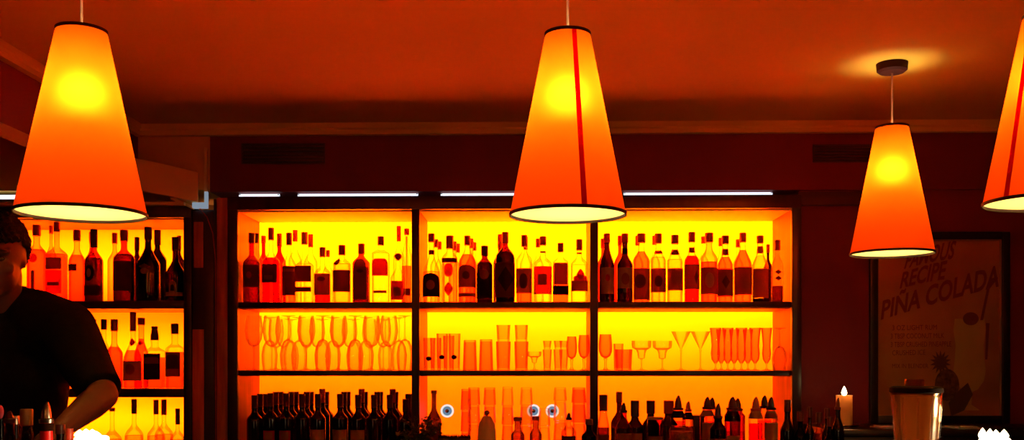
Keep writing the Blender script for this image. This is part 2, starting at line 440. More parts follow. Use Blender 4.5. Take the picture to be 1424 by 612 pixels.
# ------------------------------------------------------------------ counters
bc = empty('back_counter', (WX(700, 4.3), 4.3, 0)); tag(bc, 'dark back bar counter under the lit shelves', 'counter')
bm = bmesh.new(); o = bc.location
def lc(a, b): box(bm, (a[0]-o.x, a[1]-o.y, a[2]-o.z), (b[0]-o.x, b[1]-o.y, b[2]-o.z), .003)
lc((X0+.002, 3.86, zCt-.04), (X3-.002, 5.13, zCt)); lc((X3-.01, 3.86, zCt-.04), (WX(1205, 4.0), 4.085, zCt)); new_obj('counter_top', bm, 'counter', bc)
dbox('cabinet_front', (X0+.01, 3.92, 0), (X3-.01, 3.96, zCt-.041), 'frame', .003, bc)
sb = empty('sideboard', (2.3, 4.25, 0)); tag(sb, 'dark sideboard under the framed drink poster', 'sideboard')
SBZ = 1.155
x0s, x1s = X3+.03, 3.25
dbox('sideboard_top', (x0s-.02, 4.10, SBZ-.03), (x1s, 4.495, SBZ), 'counter', .004, sb)
dbox('body', (x0s, 4.12, 0), (x1s-.02, 4.50, SBZ-.031), 'frame', .004, sb)
fb = empty('bar_counter', (0, 2.25, 0)); tag(fb, 'black front bar counter along the bottom of the view', 'counter')
FBZ = 1.05
dbox('counter_top', (-2.6, 1.95, FBZ-.045), (2.4, 2.56, FBZ), 'counter', .006, fb)
dbox('front_panel', (-2.55, 2.05, 0), (2.35, 2.10, FBZ-.046), 'frame', .004, fb)

# ------------------------------------------------------------------ pendant lamps
def pendant(px, Y, ybot, D, label, stripe=None, power=12):
    x = WX(px, Y); zb = WZ(ybot, Y, px); H = .466; rb = D/2; rt = D*.388/2; zt = zb+H
    e = empty('pendant_lamp', (x, Y, zb)); tag(e, label, 'lamp', 'cone pendant lamps')
    seg = 64
    r_at = lambda z: rb+(rt-rb)*z/H
    sh = latheo('lamp_shade', [(r_at(H*i/12), H*i/12) for i in range(13)], 'shade', e, seg=seg, close0=False, close1=False)
    for nm, z, r in (('bottom_trim', 0, rb), ('top_trim', H, rt)):
        bm = bmesh.new(); pr = [(r+.0022, z-.004), (r+.0022, z+.004), (r-.001, z+.004), (r-.001, z-.004), (r+.0022, z-.004)]
        lathe(bm, pr, seg=seg, close0=False, close1=False); bmesh.ops.remove_doubles(bm, verts=bm.verts[:], dist=1e-5)
        new_obj(nm, bm, 'trimdark', sh)
    latheo('diffuser', [(.001, .004), (rb*.5, .004), (rb-.003, .004)], 'diffuser', e, seg=seg, close0=True, close1=False)
    bm = bmesh.new()
    for k in range(3):
        t = k*2*PI/3+.4; box_len = rt
        tube(bm, [(0, 0, H-.003), (box_len*math.cos(t), box_len*math.sin(t), H-.003)], .0015, 6)
    new_obj('spider', bm, 'steel', e)
    latheo('socket', [(.010, H-.055), (.014, H-.05), (.014, H-.02), (.008, H-.012), (.008, H+.004)], 'white', e, seg=20)
    bm = bmesh.new(); tube(bm, [(0, 0, H+.003), (0, 0, CEIL-zb-.03)], .0032, 10); new_obj('cord', bm, 'cordm', e)
    latheo('ceiling_canopy', [(.012, CEIL-zb-.036), (.044, CEIL-zb-.034), (.054, CEIL-zb-.026), (.056, CEIL-zb)], 'canopy', e, seg=40)
    if stripe is not None:
        bm = bmesh.new(); w0 = .0072
        rows = []
        for i in range(13):
            z = H*i/12; r = r_at(z)+.0012; hw = w0*(1-.15*i/12)
            row = []
            for k in (-1, -.5, 0, .5, 1):
                a = -PI/2+stripe+k*hw/r
                row.append(bm.verts.new((r*math.cos(a), r*math.sin(a), z)))
            rows.append(row)
        for a, b in zip(rows, rows[1:]):
            for i in range(4): bm.faces.new((a[i], a[i+1], b[i+1], b[i]))
        new_obj('red_stripe', bm, 'stripe', sh)
    l = point('lamp_bulb', (0, 0, H*.655), power, .045, (1, .80, .50)); l.parent = e
    return e
LPW = 10.8
pendant(113.5, 2.46, 297, .316, 'large orange cone pendant lamp without a stripe, leftmost, above the bartender', None, LPW)
pendant(789.5, 2.52, 298.5, .30, 'orange cone pendant lamp with a red stripe hanging in front of the middle bay', .24, LPW)
pendant(1240.5, 3.62, 352.5, .296, 'smaller farther orange cone pendant lamp with its round ceiling canopy visible', None, LPW*.95)
pendant(1458, 2.46, 281, .30, 'red striped cone pendant lamp cut off by the right edge', -1.13, LPW)

# ------------------------------------------------------------------ bottles
def bottle_profile(H, r, bh=.6, sh=.17, nr=.28, cap=.12, power=1.0, base=.02):
    """list of (radius,z) of the glass; body, shoulder, neck, lip"""
    pr = [(r*.80, 0), (r*.95, base*H*.3), (r, base*H)]
    zb = bh*H; zs = (bh+sh)*H; n = nr*r
    for i in range(1, 5): pr.append((r, base*H+(zb-base*H)*i/4))
    for i in range(1, 11):
        u = i/10; s = .5-.5*math.cos(PI*u); s = s**power
        pr.append((r+(n-r)*s, zb+(zs-zb)*u))
    pr.append((n*.97, zs+(H*(1-cap)-zs)*.5)); pr.append((n, H*(1-cap)-.004)); pr.append((n*1.12, H*(1-cap)-.003)); pr.append((n*1.12, H*(1-cap)+.001))
    return pr
def r_of(prof, z):
    for (r0, z0), (r1, z1) in zip(prof, prof[1:]):
        if z0 <= z <= z1 and z1 > z0: return r0+(r1-r0)*(z-z0)/(z1-z0)
    return prof[-1][0]
def patch(prof, z0, z1, a0, a1, n, sy, off, shape='rect', nz=7, na=12):
    """piece of paper following the bottle's surface, facing the room"""
    bm = bmesh.new(); rows = []
    zc_, hz = (z0+z1)/2, (z1-z0)/2; ac, ha = (a0+a1)/2, (a1-a0)/2
    if shape != 'rect': nz = 16
    for i in range(nz+1):
        v = -1+2*i/nz if shape in ('rect', 'diamond') else -math.cos(PI*i/nz)
        if shape == 'round': wv = math.sqrt(max(0, 1-v*v))
        elif shape == 'arch': wv = 1 if v < .2 else math.sqrt(max(.0, 1-((v-.2)/.8)**2))
        elif shape == 'diamond': wv = 1-abs(v)
        else: wv = 1
        wv = max(wv, .02); row = []
        z = zc_+v*hz; r = r_of(prof, z)+off
        for k in range(na+1):
            a = -PI/2+ac+ha*wv*(-1+2*k/na)
            c, s = sq(n, a); row.append(bm.verts.new((r*c, r*s*sy, z)))
        rows.append(row)
    for a, b in zip(rows, rows[1:]):
        for i in range(na): bm.faces.new((a[i], a[i+1], b[i+1], b[i]))
    return bm
def make_bottle(H, r, glassm='clear', capm='redcap', bh=.6, sh=.17, nr=.28, cap=.12, power=1.0, n=2, sy=1.0, liq=None, fill=.55,
                labels=(), capstyle='cap', band=None, seg=28, capr=1.25, name='bottle', cork=False):
    e = empty(name, (0, 0, 0))
    prof = bottle_profile(H, r, bh, sh, nr, cap, power)
    latheo('glass_body', prof, glassm, e, seg=seg if n == 2 else 48, n=n, sy=sy)
    nrr = nr*r
    if liq:
        zf = fill*H
        lp = [(max(.003, a-.0022), z) for a, z in prof if .004 < z < zf]; lp.append((max(.003, r_of(prof, zf)-.0022), zf))
        lp.insert(0, (lp[0][0]*.92, .0035))
        lp = [(a*.975, z) for a, z in lp]
        latheo('liquid', lp, liq, e, seg=seg if n == 2 else 48, n=n, sy=sy)
    zc0 = H*(1-cap)
    if capstyle == 'cap':
        rr = nrr*capr
        latheo('cap', [(rr, zc0-.001), (rr, H-.002), (rr*.92, H)], capm, e, seg=20)
    elif capstyle == 'flare':
        latheo('cap', [(nrr*1.2, zc0-.001), (nrr*1.15, zc0+(H-zc0)*.3), (nrr*.8, H-.012), (nrr*1.0, H-.006), (nrr*.9, H)], capm, e, seg=20)
    elif capstyle == 'ball':
        latheo('stopper', [(nrr*.7, zc0-.002)]+[(max(.001, nrr*1.5*math.sin(PI*i/10)), zc0+(H-zc0)*(.5-.5*math.cos(PI*i/10))) for i in range(1, 10)], capm, e, seg=20)
    elif capstyle == 'foil':
        rr = nrr*1.10
        latheo('foil_capsule', [(rr, zc0-.0), (rr*1.01, H-.018), (rr*1.05, H-.017), (rr*1.05, H-.003), (rr*.98, H)], capm, e, seg=20)
    elif capstyle == 'pourer':
        latheo('collar', [(nrr*1.15, zc0-.001), (nrr*1.2, zc0+.008), (nrr*.8, zc0+.011)], capm, e, seg=20)
        bm = bmesh.new(); h = H-zc0-.011
        tube(bm, [(0, 0, zc0+.010), (.0, 0, zc0+.011+h*.4), (.001, 0, zc0+.011+h*.75), (.003, 0, H)], [nrr*.85, nrr*.74, nrr*.50, nrr*.16], 12)
        new_obj('pour_spout', bm, capm, e)
    if band:
        z0, z1, bmname = band
        rr0 = r_of(prof, z0*H)+.0012; rr1 = r_of(prof, z1*H)+.0012
        latheo('neck_band', [(rr0, z0*H), (rr1, z1*H)], bmname, e, seg=20, close0=False, close1=False)
    last = None
    for L in labels:
        z0, z1, hw, mt = L[:4]; shp = L[4] if len(L) > 4 else 'rect'; off = L[5] if len(L) > 5 else .0009; ac = L[6] if len(L) > 6 else 0
        bm = patch(prof, z0*H, z1*H, ac-hw, ac+hw, n, sy, off, shp)
        if off > .001: new_obj('emblem', bm, mt, last or e)
        else: last = new_obj('paper_label', bm, mt, e)
    return e
def place(e, px, ytop, shelf_z, Y, label, cat='bottle', group=None, rz=None):
    e.location = (WX(px, Y), Y, shelf_z)
    # turn square bottles and labels towards the room, with a small natural variation
    e.rotation_euler = (0, 0, random.uniform(-.12, .12) if rz is None else rz)
    tag(e, label, cat, group)
    return e
def B(px, ytop, wpx, z, Y, label, group, **kw):
    """bottle whose top is seen at ytop, width wpx, standing on a shelf of height z at depth Y"""
    H = WZ(ytop, Y, px)-z
    r = wpx/2/F*Y*.955
    rz = kw.pop('rz', None)
    if 'square' in kw:
        kw.pop('square'); kw.setdefault('n', 5); rz = random.uniform(-.05, .05)
    e = make_bottle(H, r, **kw)
    return place(e, px, ytop, z, Y, label, 'bottle', group, rz)

YF = Y0+.060; YM = Y0+.155; YR = Y0+.25
g1 = 'bottles on the top shelf of the left bay'; g2 = 'bottles on the top shelf of the middle bay'; g3 = 'bottles on the top shelf of the right bay'
z1 = zB1t+.0005
E_ = lambda z0, z1_, hw, m='lab_dark', s='round', ac=0: (z0, z1_, hw, m, s, .0016, ac)
# --- left bay, front row
B(350, 324, 25, z1, YF, 'dark red liqueur bottle with dark label, first in left bay of top shelf', g1, glassm='redg', capm='darkcap', liq='liq_red', fill=.6, bh=.56, sh=.14, cap=.14, nr=.30, labels=[(.22, .54, 1.3, 'lab_dark'), E_(.34, .44, .3, 'lab_red')])
B(377, 317, 27, z1, YF, 'bright red liqueur bottle with black neck band and tall cap, second in left bay', g1, glassm='clear', capm='redcap', liq='liq_red', fill=.60, bh=.52, sh=.17, cap=.16, nr=.25, labels=[(.26, .51, 1.0, 'lab_dark'), E_(.30, .36, .5, 'lab_brown', 'rect')])
B(402, 324, 20, z1, YF, 'slim bottle with tall dark label over an orange base', g1, glassm='clear', capm='redcap', liq='liq_orange', fill=.5, bh=.53, sh=.16, cap=.17, nr=.34, labels=[(.10, .52, 1.35, 'lab_dark'), E_(.44, .48, 1.0, 'lab_brown', 'rect')])
B(423.5, 323, 25, z1, YF, 'square clear bottle with dark label split by a yellow window', g1, glassm='clear', capm='orangecap', liq='liq_clear', fill=.55, square=1, sy=.8, bh=.52, sh=.1, cap=.17, nr=.30, labels=[(.29, .52, 1.0, 'lab_dark'), (.15, .22, 1.0, 'lab_dark')])
B(448.5, 344, 24, z1, YF, 'short bottle with brown label and red liquid at its base', g1, glassm='clear', capm='redcap', liq='liq_red', fill=.4, bh=.52, sh=.16, cap=.17, nr=.30, labels=[(.13, .52, 1.25, 'lab_brown'), E_(.38, .46, .5, 'lab_dark')])
B(475.5, 341, 26, z1, YF, 'round shouldered bottle with black label over a greenish gold base', g1, glassm='clear', capm='redcap', liq='liq_gold', fill=.68, bh=.66, sh=.14, cap=.17, nr=.32, labels=[(.18, .56, 1.35, 'lab_dark'), E_(.64, .76, .45, 'lab_dark', 'round', -.5)])
B(502.5, 339, 24, z1, YF, 'brown square bottle with an arched front between pale ribs', g1, glassm='amber', capm='redcap', liq='liq_brown', fill=.6, square=1, sy=.8, bh=.66, sh=.15, cap=.17, nr=.32, labels=[(.05, .74, .62, 'lab_brown', 'arch'), E_(.50, .56, .12, 'lab_dark', 'diamond')])
B(529.5, 329, 25, z1, YF, 'clear square bottle with red upper label and small dark bar', g1, glassm='clear', capm='redcap', liq='liq_clear', fill=.75, square=1, sy=.8, bh=.74, sh=.08, cap=.13, nr=.30, labels=[(.40, .66, .9, 'lab_red', 'arch'), (.14, .18, .55, 'lab_dark')])
B(553.5, 352, 21, z1, YF, 'low clear bottle with a red ball stopper and square red label', g1, glassm='clear', capm='redcap', capstyle='ball', liq='liq_clear', fill=.4, n=4, bh=.48, sh=.22, cap=.14, nr=.35, labels=[(.05, .43, .85, 'lab_red'), E_(.12, .3, .3, 'lab_brown')], rz=0)
bs = B(565.5, 318, 15, z1, YM-.03, 'tall thin bottle with dark stems inside beside the left divider', g1, glassm='clear', capm='browncap', bh=.6, sh=.25, cap=.08, nr=.4, liq='liq_orange', fill=.5, labels=[(.1, .2, 1.0, 'lab_dark')])
bm = bmesh.new()
for k in range(4):
    a = k*1.6; H_ = WZ(318, YM-.03)-z1
    tube(bm, [(.012*math.cos(a), .012*math.sin(a), .01), (.006*math.cos(a), .006*math.sin(a), H_*.6), (.003*math.cos(a), .003*math.sin(a), H_*.9)], .0012, 6)
new_obj('stems', bm, 'redcap', bs)
# --- middle bay, front row
B(600, 325, 25, z1, YF, 'bottle with dark arched label and dark ring round its pale neck', g2, glassm='clear', capm='redcap', liq='liq_gold', fill=.45, bh=.42, sh=.30, cap=.12, nr=.30, power=.9, band=(.70, .76, 'lab_dark'), labels=[(.08, .42, 1.35, 'lab_black', 'arch'), E_(.18, .32, .5, 'lab_brown')])
B(625.5, 328, 22, z1, YF, 'yellow and orange patterned bottle with a wide dark collar', g2, glassm='clear', capm='redcap', liq='liq_gold', fill=.6, bh=.66, sh=.12, cap=.19, nr=.40, n=3, labels=[(.59, .66, 1.4, 'lab_dark'), (.10, .30, .5, 'lab_orange', 'diamond'), (.38, .58, .45, 'lab_orange', 'round')])
B(650, 328, 26, z1, YF, 'round bottle with orange dome shoulder and arched brown label', g2, glassm='clear', capm='redcap', liq='liq_orange', fill=.72, bh=.55, sh=.28, cap=.14, nr=.28, power=1.4, labels=[(.22, .56, 1.4, 'lab_brown', 'arch'), (.08, .14, 1.3, 'lab_brown'), E_(.34, .46, .4, 'lab_dark')])
B(674, 342, 23, z1, YF, 'short dark bottle with rounded shoulders and a round seal', g2, glassm='darkred', capm='darkcap', liq='liq_brown', fill=.7, bh=.62, sh=.18, cap=.17, nr=.36, power=1.5, labels=[(.06, .52, 1.4, 'lab_black'), E_(.40, .58, .6, 'lab_brown')])
B(702.5, 323, 28, z1, YF, 'big dark red bottle, tallest and broadest in the middle bay', g2, glassm='darkred', capm='redcap', liq='liq_brown', fill=.72, bh=.62, sh=.20, cap=.15, nr=.28, power=1.3, labels=[(.07, .56, 1.5, 'lab_dark'), E_(.15, .5, .9, 'lab_black', 'diamond')])
B(729, 327, 23, z1, YF, 'clear straight bottle with broad dark brown label', g2, glassm='clear', capm='redcap', liq='liq_orange', fill=.16, bh=.62, sh=.16, cap=.17, nr=.30, n=3, labels=[(.13, .50, 1.35, 'lab_brown'), E_(.2, .42, .35, 'lab_dark')])
B(755, 329, 26, z1, YF, 'clear bottle with orange label and a wire clip at its neck', g2, glassm='clear', capm='redcap', liq='liq_clear', fill=.5, bh=.58, sh=.14, cap=.13, nr=.30, band=(.755, .775, 'lab_dark'), labels=[(.12, .54, 1.4, 'lab_orange'), E_(.26, .42, .5, 'lab_brown', 'rect')])
B(779.5, 338, 23, z1, YF, 'bottle with brown label above a solid black band', g2, glassm='clear', capm='redcap', liq='liq_orange', fill=.62, bh=.66, sh=.12, cap=.15, nr=.30, square=1, sy=.85, labels=[(.29, .66, .75, 'lab_brown'), (.12, .28, 1.2, 'lab_black')])
B(805.5, 333, 24, z1, YF, 'clear bottle with a red crown shape, last before the right divider of middle bay', g2, glassm='clear', capm='redcap', liq='liq_clear', fill=.6, bh=.60, sh=.14, cap=.17, nr=.30, n=3, band=(.77, .79, 'lab_brown'), labels=[(.17, .34, 1.4, 'lab_brown'), (.34, .52, .35, 'lab_red', 'diamond'), (.33, .42, .8, 'lab_red', 'arch')])
# --- right bay, front row
B(844, 325, 22, z1, YF, 'black bottle with tan label and clear neck, first in right bay', g3, glassm='smoke', capm='redcap', bh=.50, sh=.32, cap=.13, nr=.34, labels=[(.12, .50, .95, 'lab_tan'), E_(.3, .4, .3, 'lab_red')])
B(869, 325, 23, z1, YF, 'dark bottle with tan label and black collar, second in right bay', g3, glassm='smoke', capm='redcap', bh=.52, sh=.2, cap=.13, nr=.34, band=(.70, .78, 'lab_black'), labels=[(.2, .50, 1.2, 'lab_tan'), E_(.25, .42, .5, 'lab_brown')])
B(892, 325, 24, z1, YF, 'orange bottle with long brown label down to its base', g3, glassm='clear', capm='browncap', liq='liq_orange', fill=.74, bh=.60, sh=.17, cap=.13, nr=.40, labels=[(.03, .49, 1.4, 'lab_brown'), E_(.2, .4, .7, 'lab_dark', 'round', -.4)])
B(915.5, 325, 22, z1, YF, 'pale yellow shouldered bottle with brown label and golden base', g3, glassm='clear', capm='browncap', liq='liq_gold', fill=.66, bh=.60, sh=.17, cap=.14, nr=.38, band=(.71, .75, 'lab_red'), labels=[(.14, .49, 1.35, 'lab_brown'), E_(.22, .38, .5, 'lab_dark')])
B(938.5, 327, 23, z1, YF, 'yellow shouldered bottle with dark collar and darker brown label', g3, glassm='clear', capm='redcap', liq='liq_gold', fill=.64, bh=.60, sh=.18, cap=.13, nr=.38, band=(.71, .78, 'redcap'), labels=[(.17, .50, 1.35, 'lab_brown'), E_(.25, .45, .6, 'lab_brown', 'rect')])
B(962, 323, 22, z1, YF, 'orange bottle with a bright red base showing under its label', g3, glassm='clear', capm='redcap', liq='liq_red', fill=.66, bh=.58, sh=.16, cap=.14, nr=.36, band=(.71, .78, 'redcap'), labels=[(.18, .54, 1.35, 'lab_brown'), E_(.25, .45, .3, 'lab_dark', 'diamond', .5)])
B(986, 324, 24, z1, YF, 'wide bottle with round brown seal on label and dark red base', g3, glassm='orangeglass', capm='browncap', liq='liq_orange', fill=.58, bh=.62, sh=.16, cap=.13, nr=.40, labels=[(.11, .50, 1.4, 'lab_brown'), E_(.2, .42, .55, 'lab_tan')])
B(1008.5, 328, 22, z1, YF, 'bottle with pale outlined label, red shoulder and dark collar', g3, glassm='clear', capm='redcap', liq='liq_orange', fill=.68, bh=.55, sh=.2, cap=.12, nr=.38, band=(.71, .80, 'redcap'), labels=[(.08, .50, 1.4, 'lab_orange'), E_(.10, .48, 1.2, 'lab_brown', 'rect'), (.2, .4, .5, 'lab_dark', 'diamond', .0022)])
B(1033, 324, 26, z1, YF, 'broad orange bottle with long conical shoulder and brown label', g3, glassm='clear', capm='browncap', liq='liq_orange', fill=.75, bh=.54, sh=.28, cap=.13, nr=.30, power=.8, labels=[(.10, .50, 1.3, 'lab_brown'), E_(.2, .4, .5, 'lab_brown', 'rect')])
B(1057, 328, 23, z1, YF, 'conical shouldered bottle with black base and brown collar', g3, glassm='clear', capm='browncap', liq='liq_gold', fill=.7, bh=.54, sh=.26, cap=.11, nr=.34, power=.8, band=(.74, .84, 'browncap'), labels=[(.06, .50, 1.4, 'lab_brown'), (.0, .055, 1.4, 'lab_black')])
B(1081, 334, 17, z1, YF, 'slim clear patterned bottle with dark base, last in right bay', g3, glassm='tumbler', capm='redcap', liq='liq_brown', fill=.26, bh=.58, sh=.18, cap=.16, nr=.40, labels=[E_(.34, .42, .6, 'lab_dark', 'diamond'), E_(.44, .52, .6, 'lab_dark', 'diamond')])
# --- rear rows
rear_g = {g1: 'bottles standing behind the front row of the left bay', g2: 'bottles standing behind the front row of the middle bay', g3: 'bottles standing behind the front row of the right bay'}
rear_l = {g1: 'capped bottle half hidden in the rear rows of the left bay top shelf', g2: 'capped bottle half hidden in the rear rows of the middle bay top shelf', g3: 'capped bottle half hidden in the rear rows of the right bay top shelf'}
def rear(g, items, z=z1):
    for it in items:
        px, yt, w, Y, cm, gm, cap = it
        B(px, yt, w, z, Y, rear_l[g], rear_g[g], glassm=gm, capm=cm, bh=.58, sh=.18, cap=cap, nr=.30, liq=None)
rear(g1, [(357, 324.5, 20, YM, 'darkcap', 'clear', .14), (366.5, 328, 18, YR, 'redcap', 'redg', .10), (388.5, 325, 19, YM, 'redcap', 'redg', .18),
          (410.5, 320, 19, YM, 'orangecap', 'clear', .15), (432, 326, 20, YM, 'orangecap', 'clear', .18), (456, 348, 15, YM, 'orangecap', 'clear', .12), (554.5, 314.5, 17, YR, 'redcap', 'clear', .19)])
rear(g2, [(606.5, 333, 17, YM, 'redcap', 'clear', .12), (611.5, 336, 15, YR, 'browncap', 'clear', .12), (632, 336, 17, YM, 'redcap', 'orangeglass', .14), (637, 339, 15, YR, 'browncap', 'clear', .14),
          (655.5, 332, 17, YM, 'orangecap', 'orangeglass', .14), (660, 337, 15, YR, 'browncap', 'clear', .13), (695.5, 326, 20, YM, 'redcap', 'darkred', .2), (731, 329, 17, YM, 'redcap', 'clear', .19),
          (748, 332, 17, YM, 'redcap', 'clear', .13)])
rear(g3, [(838.5, 332, 17, YM, 'redcap', 'amber', .14), (862, 328, 17, YM, 'redcap', 'amber', .14), (886.5, 328, 17, YM, 'browncap', 'clear', .14), (910, 328, 17, YM, 'browncap', 'clear', .13),
          (978, 329, 17, YM, 'browncap', 'clear', .10), (1002, 331, 16, YM, 'orangecap', 'clear', .12), (1026, 333, 16, YM, 'orangecap', 'clear', .12), (1068, 340, 13, YM, 'redcap', 'smoke', .14)])

# --- left display, upper row
gl = 'bottles on the upper shelf of the far left display'; zl = l1t+.0005
B(51, 313, 27, zl, YF, 'tall orange bottle with round emblem right beside the bartender face', gl, glassm='orangeglass', capm='redcap', liq='liq_orange', fill=.68, bh=.62, sh=.14, cap=.14, nr=.34, labels=[(.50, .62, .45, 'lab_orange', 'round'), (.1, .4, .2, 'lab_brown')])
B(79, 309, 27, zl, YF, 'square bottle with brown band and bright orange label behind shoulder', gl, glassm='orangeglass', capm='redcap', liq='liq_orange', fill=.6, square=1, sy=.8, bh=.58, sh=.12, cap=.12, nr=.26, labels=[(.40, .55, .8, 'lab_brown'), (.10, .39, .8, 'lab_bright'), E_(.2, .24, .3, 'lab_brown', 'rect')])
B(107, 320, 23, zl, YF, 'orange bottle with a small dark tag across its front', gl, glassm='orangeglass', capm='redcap', liq='liq_orange', fill=.65, bh=.55, sh=.2, cap=.15, nr=.36, labels=[(.42, .52, .8, 'lab_dark', 'rect', .0009, -.4)])
B(130.5, 319, 26, zl, YF, 'dark bottle with a black round emblem in front of yellow glow', gl, glassm='amber', capm='darkcap', liq='liq_brown', fill=.6, bh=.55, sh=.18, cap=.25, nr=.32, labels=[(.08, .22, 1.2, 'lab_dark'), E_(.28, .50, .55, 'lab_black'), (.33, .45, .25, 'lab_tan', 'round', .0022)])
B(172.5, 320, 30, zl, YF, 'broad brown spirit bottle left of the tall black bottle', gl, glassm='amber', capm='redcap', liq='liq_brown', fill=.66, bh=.60, sh=.14, cap=.15, nr=.30, labels=[(.14, .56, 1.1, 'lab_dark')])
B(206, 316, 34, zl, YF, 'tall black bottle with long sloping neck and pale crest', gl, glassm='blackglass', capm='darkcap', bh=.46, sh=.30, cap=.16, nr=.26, power=.9, labels=[(.42, .50, .5, 'lab_brown', 'diamond'), E_(.36, .44, .35, 'lab_tan', 'round')])
B(244, 330, 26, zl, YF, 'black bottle with pale low label at the right end of its shelf', gl, glassm='smoke', capm='darkcap', bh=.42, sh=.25, cap=.2, nr=.32, labels=[(.08, .14, 1.2, 'lab_tan'), (.14, .32, .4, 'lab_tan', 'arch'), E_(.16, .26, .2, 'lab_black', 'arch')])
rear_l['L'] = 'capped bottle half hidden in the rear row of the far left display'; rear_g['L'] = 'bottles standing behind the front row of the far left display'
rear('L', [(15, 313, 14, YM, 'redcap', 'clear', .08), (31, 319, 17, YM, 'darkcap', 'clear', .14), (127, 323, 17, YM, 'redcap', 'amber', .15), (159.5, 324, 20, YM, 'redcap', 'orangeglass', .15),
           (190.5, 330, 19, YM, 'darkcap', 'smoke', .2), (219, 320, 26, YM+.04, 'darkcap', 'blackglass', .2), (249, 328, 16, YR, 'redcap', 'smoke', .2), (71, 314, 15, YM, 'redcap', 'orangeglass', .1)], zl)
gm_ = 'bottles on the middle shelf of the far left display'; zm = l2t+.0005
B(159, 444, 24, zm, YF, 'round orange bottle emerging behind the bartender sleeve', gm_, glassm='orangeglass', capm='redcap', liq='liq_orange', fill=.6, bh=.48, sh=.18, cap=.17, nr=.34, power=1.2)
B(185, 434, 27, zm, YF, 'clear long necked bottle with red diamond and tan label', gm_, glassm='clear', capm='redcap', liq='liq_orange', fill=.5, bh=.36, sh=.30, cap=.25, nr=.26, labels=[(.10, .36, 1.3, 'lab_tan'), (.55, .66, 1.2, 'lab_red', 'diamond'), E_(.18, .32, .5, 'lab_brown')])
B(215, 454, 28, zm, YF, 'square bottle with black label and flared dark stopper', gm_, glassm='clear', capm='darkcap', capstyle='flare', liq='liq_orange', fill=.5, square=1, sy=.8, bh=.58, sh=.1, cap=.22, nr=.36, labels=[(.14, .56, .85, 'lab_black'), E_(.40, .50, .6, 'lab_brown', 'arch')])
B(243, 450, 24, zm, YF, 'square bottle with worn tan label at the right end of the middle shelf', gm_, glassm='clear', capm='darkcap', liq='liq_orange', fill=.56, square=1, sy=.8, bh=.60, sh=.1, cap=.16, nr=.36, labels=[(.18, .56, .85, 'lab_brown'), E_(.30, .52, .5, 'lab_dark', 'arch')])
B(144.5, 444, 20, zm, YM, 'clear bottle with black cap just above the bartender sleeve', gm_, glassm='clear', capm='darkcap', bh=.5, sh=.2, cap=.15, nr=.34)
B(130, 444, 18, zm, YR, 'bottle almost hidden behind the upper arm with only its cap showing', gm_, glassm='clear', capm='darkcap', bh=.5, sh=.2, cap=.15, nr=.34)
B(196.5, 442, 20, zm, YM, 'orange bottle behind the red diamond bottle', gm_, glassm='orangeglass', capm='redcap', liq='liq_orange', fill=.7, bh=.45, sh=.25, cap=.1, nr=.42, labels=[(.6, .68, 1.0, 'lab_red', 'diamond')])
gb = 'bottles on the lowest visible shelf of the far left display'; z3 = l3+.0005
for px, yt, w, cp, lbl in ((156, 567, 27, .06, 'clear bottle with short dark cap beside the bartender forearm'), (186.5, 555, 26, .22, 'clear conical bottle with tall dark stopper on lowest left shelf'),
                      (217, 556, 25, .22, 'round clear bottle with narrow dark stopper on lowest left shelf'), (228, 555.5, 26, .24, 'round clear bottle with brown stopper second from the right on lowest left shelf'),
                      (247, 568, 22, .28, 'clear bottle with long dark cap at right end of lowest left shelf')):
    B(px, yt, w, z3, YF if px not in (228,) else YM, lbl, gb, glassm='clear', capm='darkcap' if px in (247, 186.5) else 'redcap', liq='liq_gold', fill=.45, bh=.42, sh=.22, cap=cp, nr=.24, power=1.3, labels=[(.05, .3, .5, 'lab_orange')] if px in (186.5, 247) else [])

# ------------------------------------------------------------------ wine bottles, lower left bay
zc1 = zCt+.0005
wine_front = {}
cols = [(354, 551, 0), (376, 548, 0), (398, 548, 0), (420, 549, 0), (442, 549, 1), (473, 549, 0), (498, 550, 1), (520, 550, 0), (542, 550, 1), (564, 556, 0)]
ords = ['leftmost', 'second', 'third', 'fourth', 'fifth', 'sixth', 'seventh', 'eighth', 'ninth', 'tenth', 'eleventh']
wp = {}
def wine_proto(kind):
    if kind in wp: return copy_tree(wp[kind])
    kw = dict(H=.302, r=.0358, glassm='blackglass', capm='darkcap', bh=.60, sh=.14, nr=.36, cap=.21, capstyle='foil', name='wine_bottle')
    if kind == 'tan': kw['labels'] = [(.08, .44, 1.1, 'lab_tan')]
    if kind == 'red': kw['labels'] = [(.08, .42, .8, 'lab_red'), (.1, .4, .5, 'lab_brown', 'rect', .0016)]
    if kind == 'tall': kw['capm'] = 'redcap'
    e = make_bottle(**kw); wp[kind] = e
    return e
lab_for = {1: 'red', 2: 'red', 5: 'tan', 6: 'tan', 4: 'tan'}
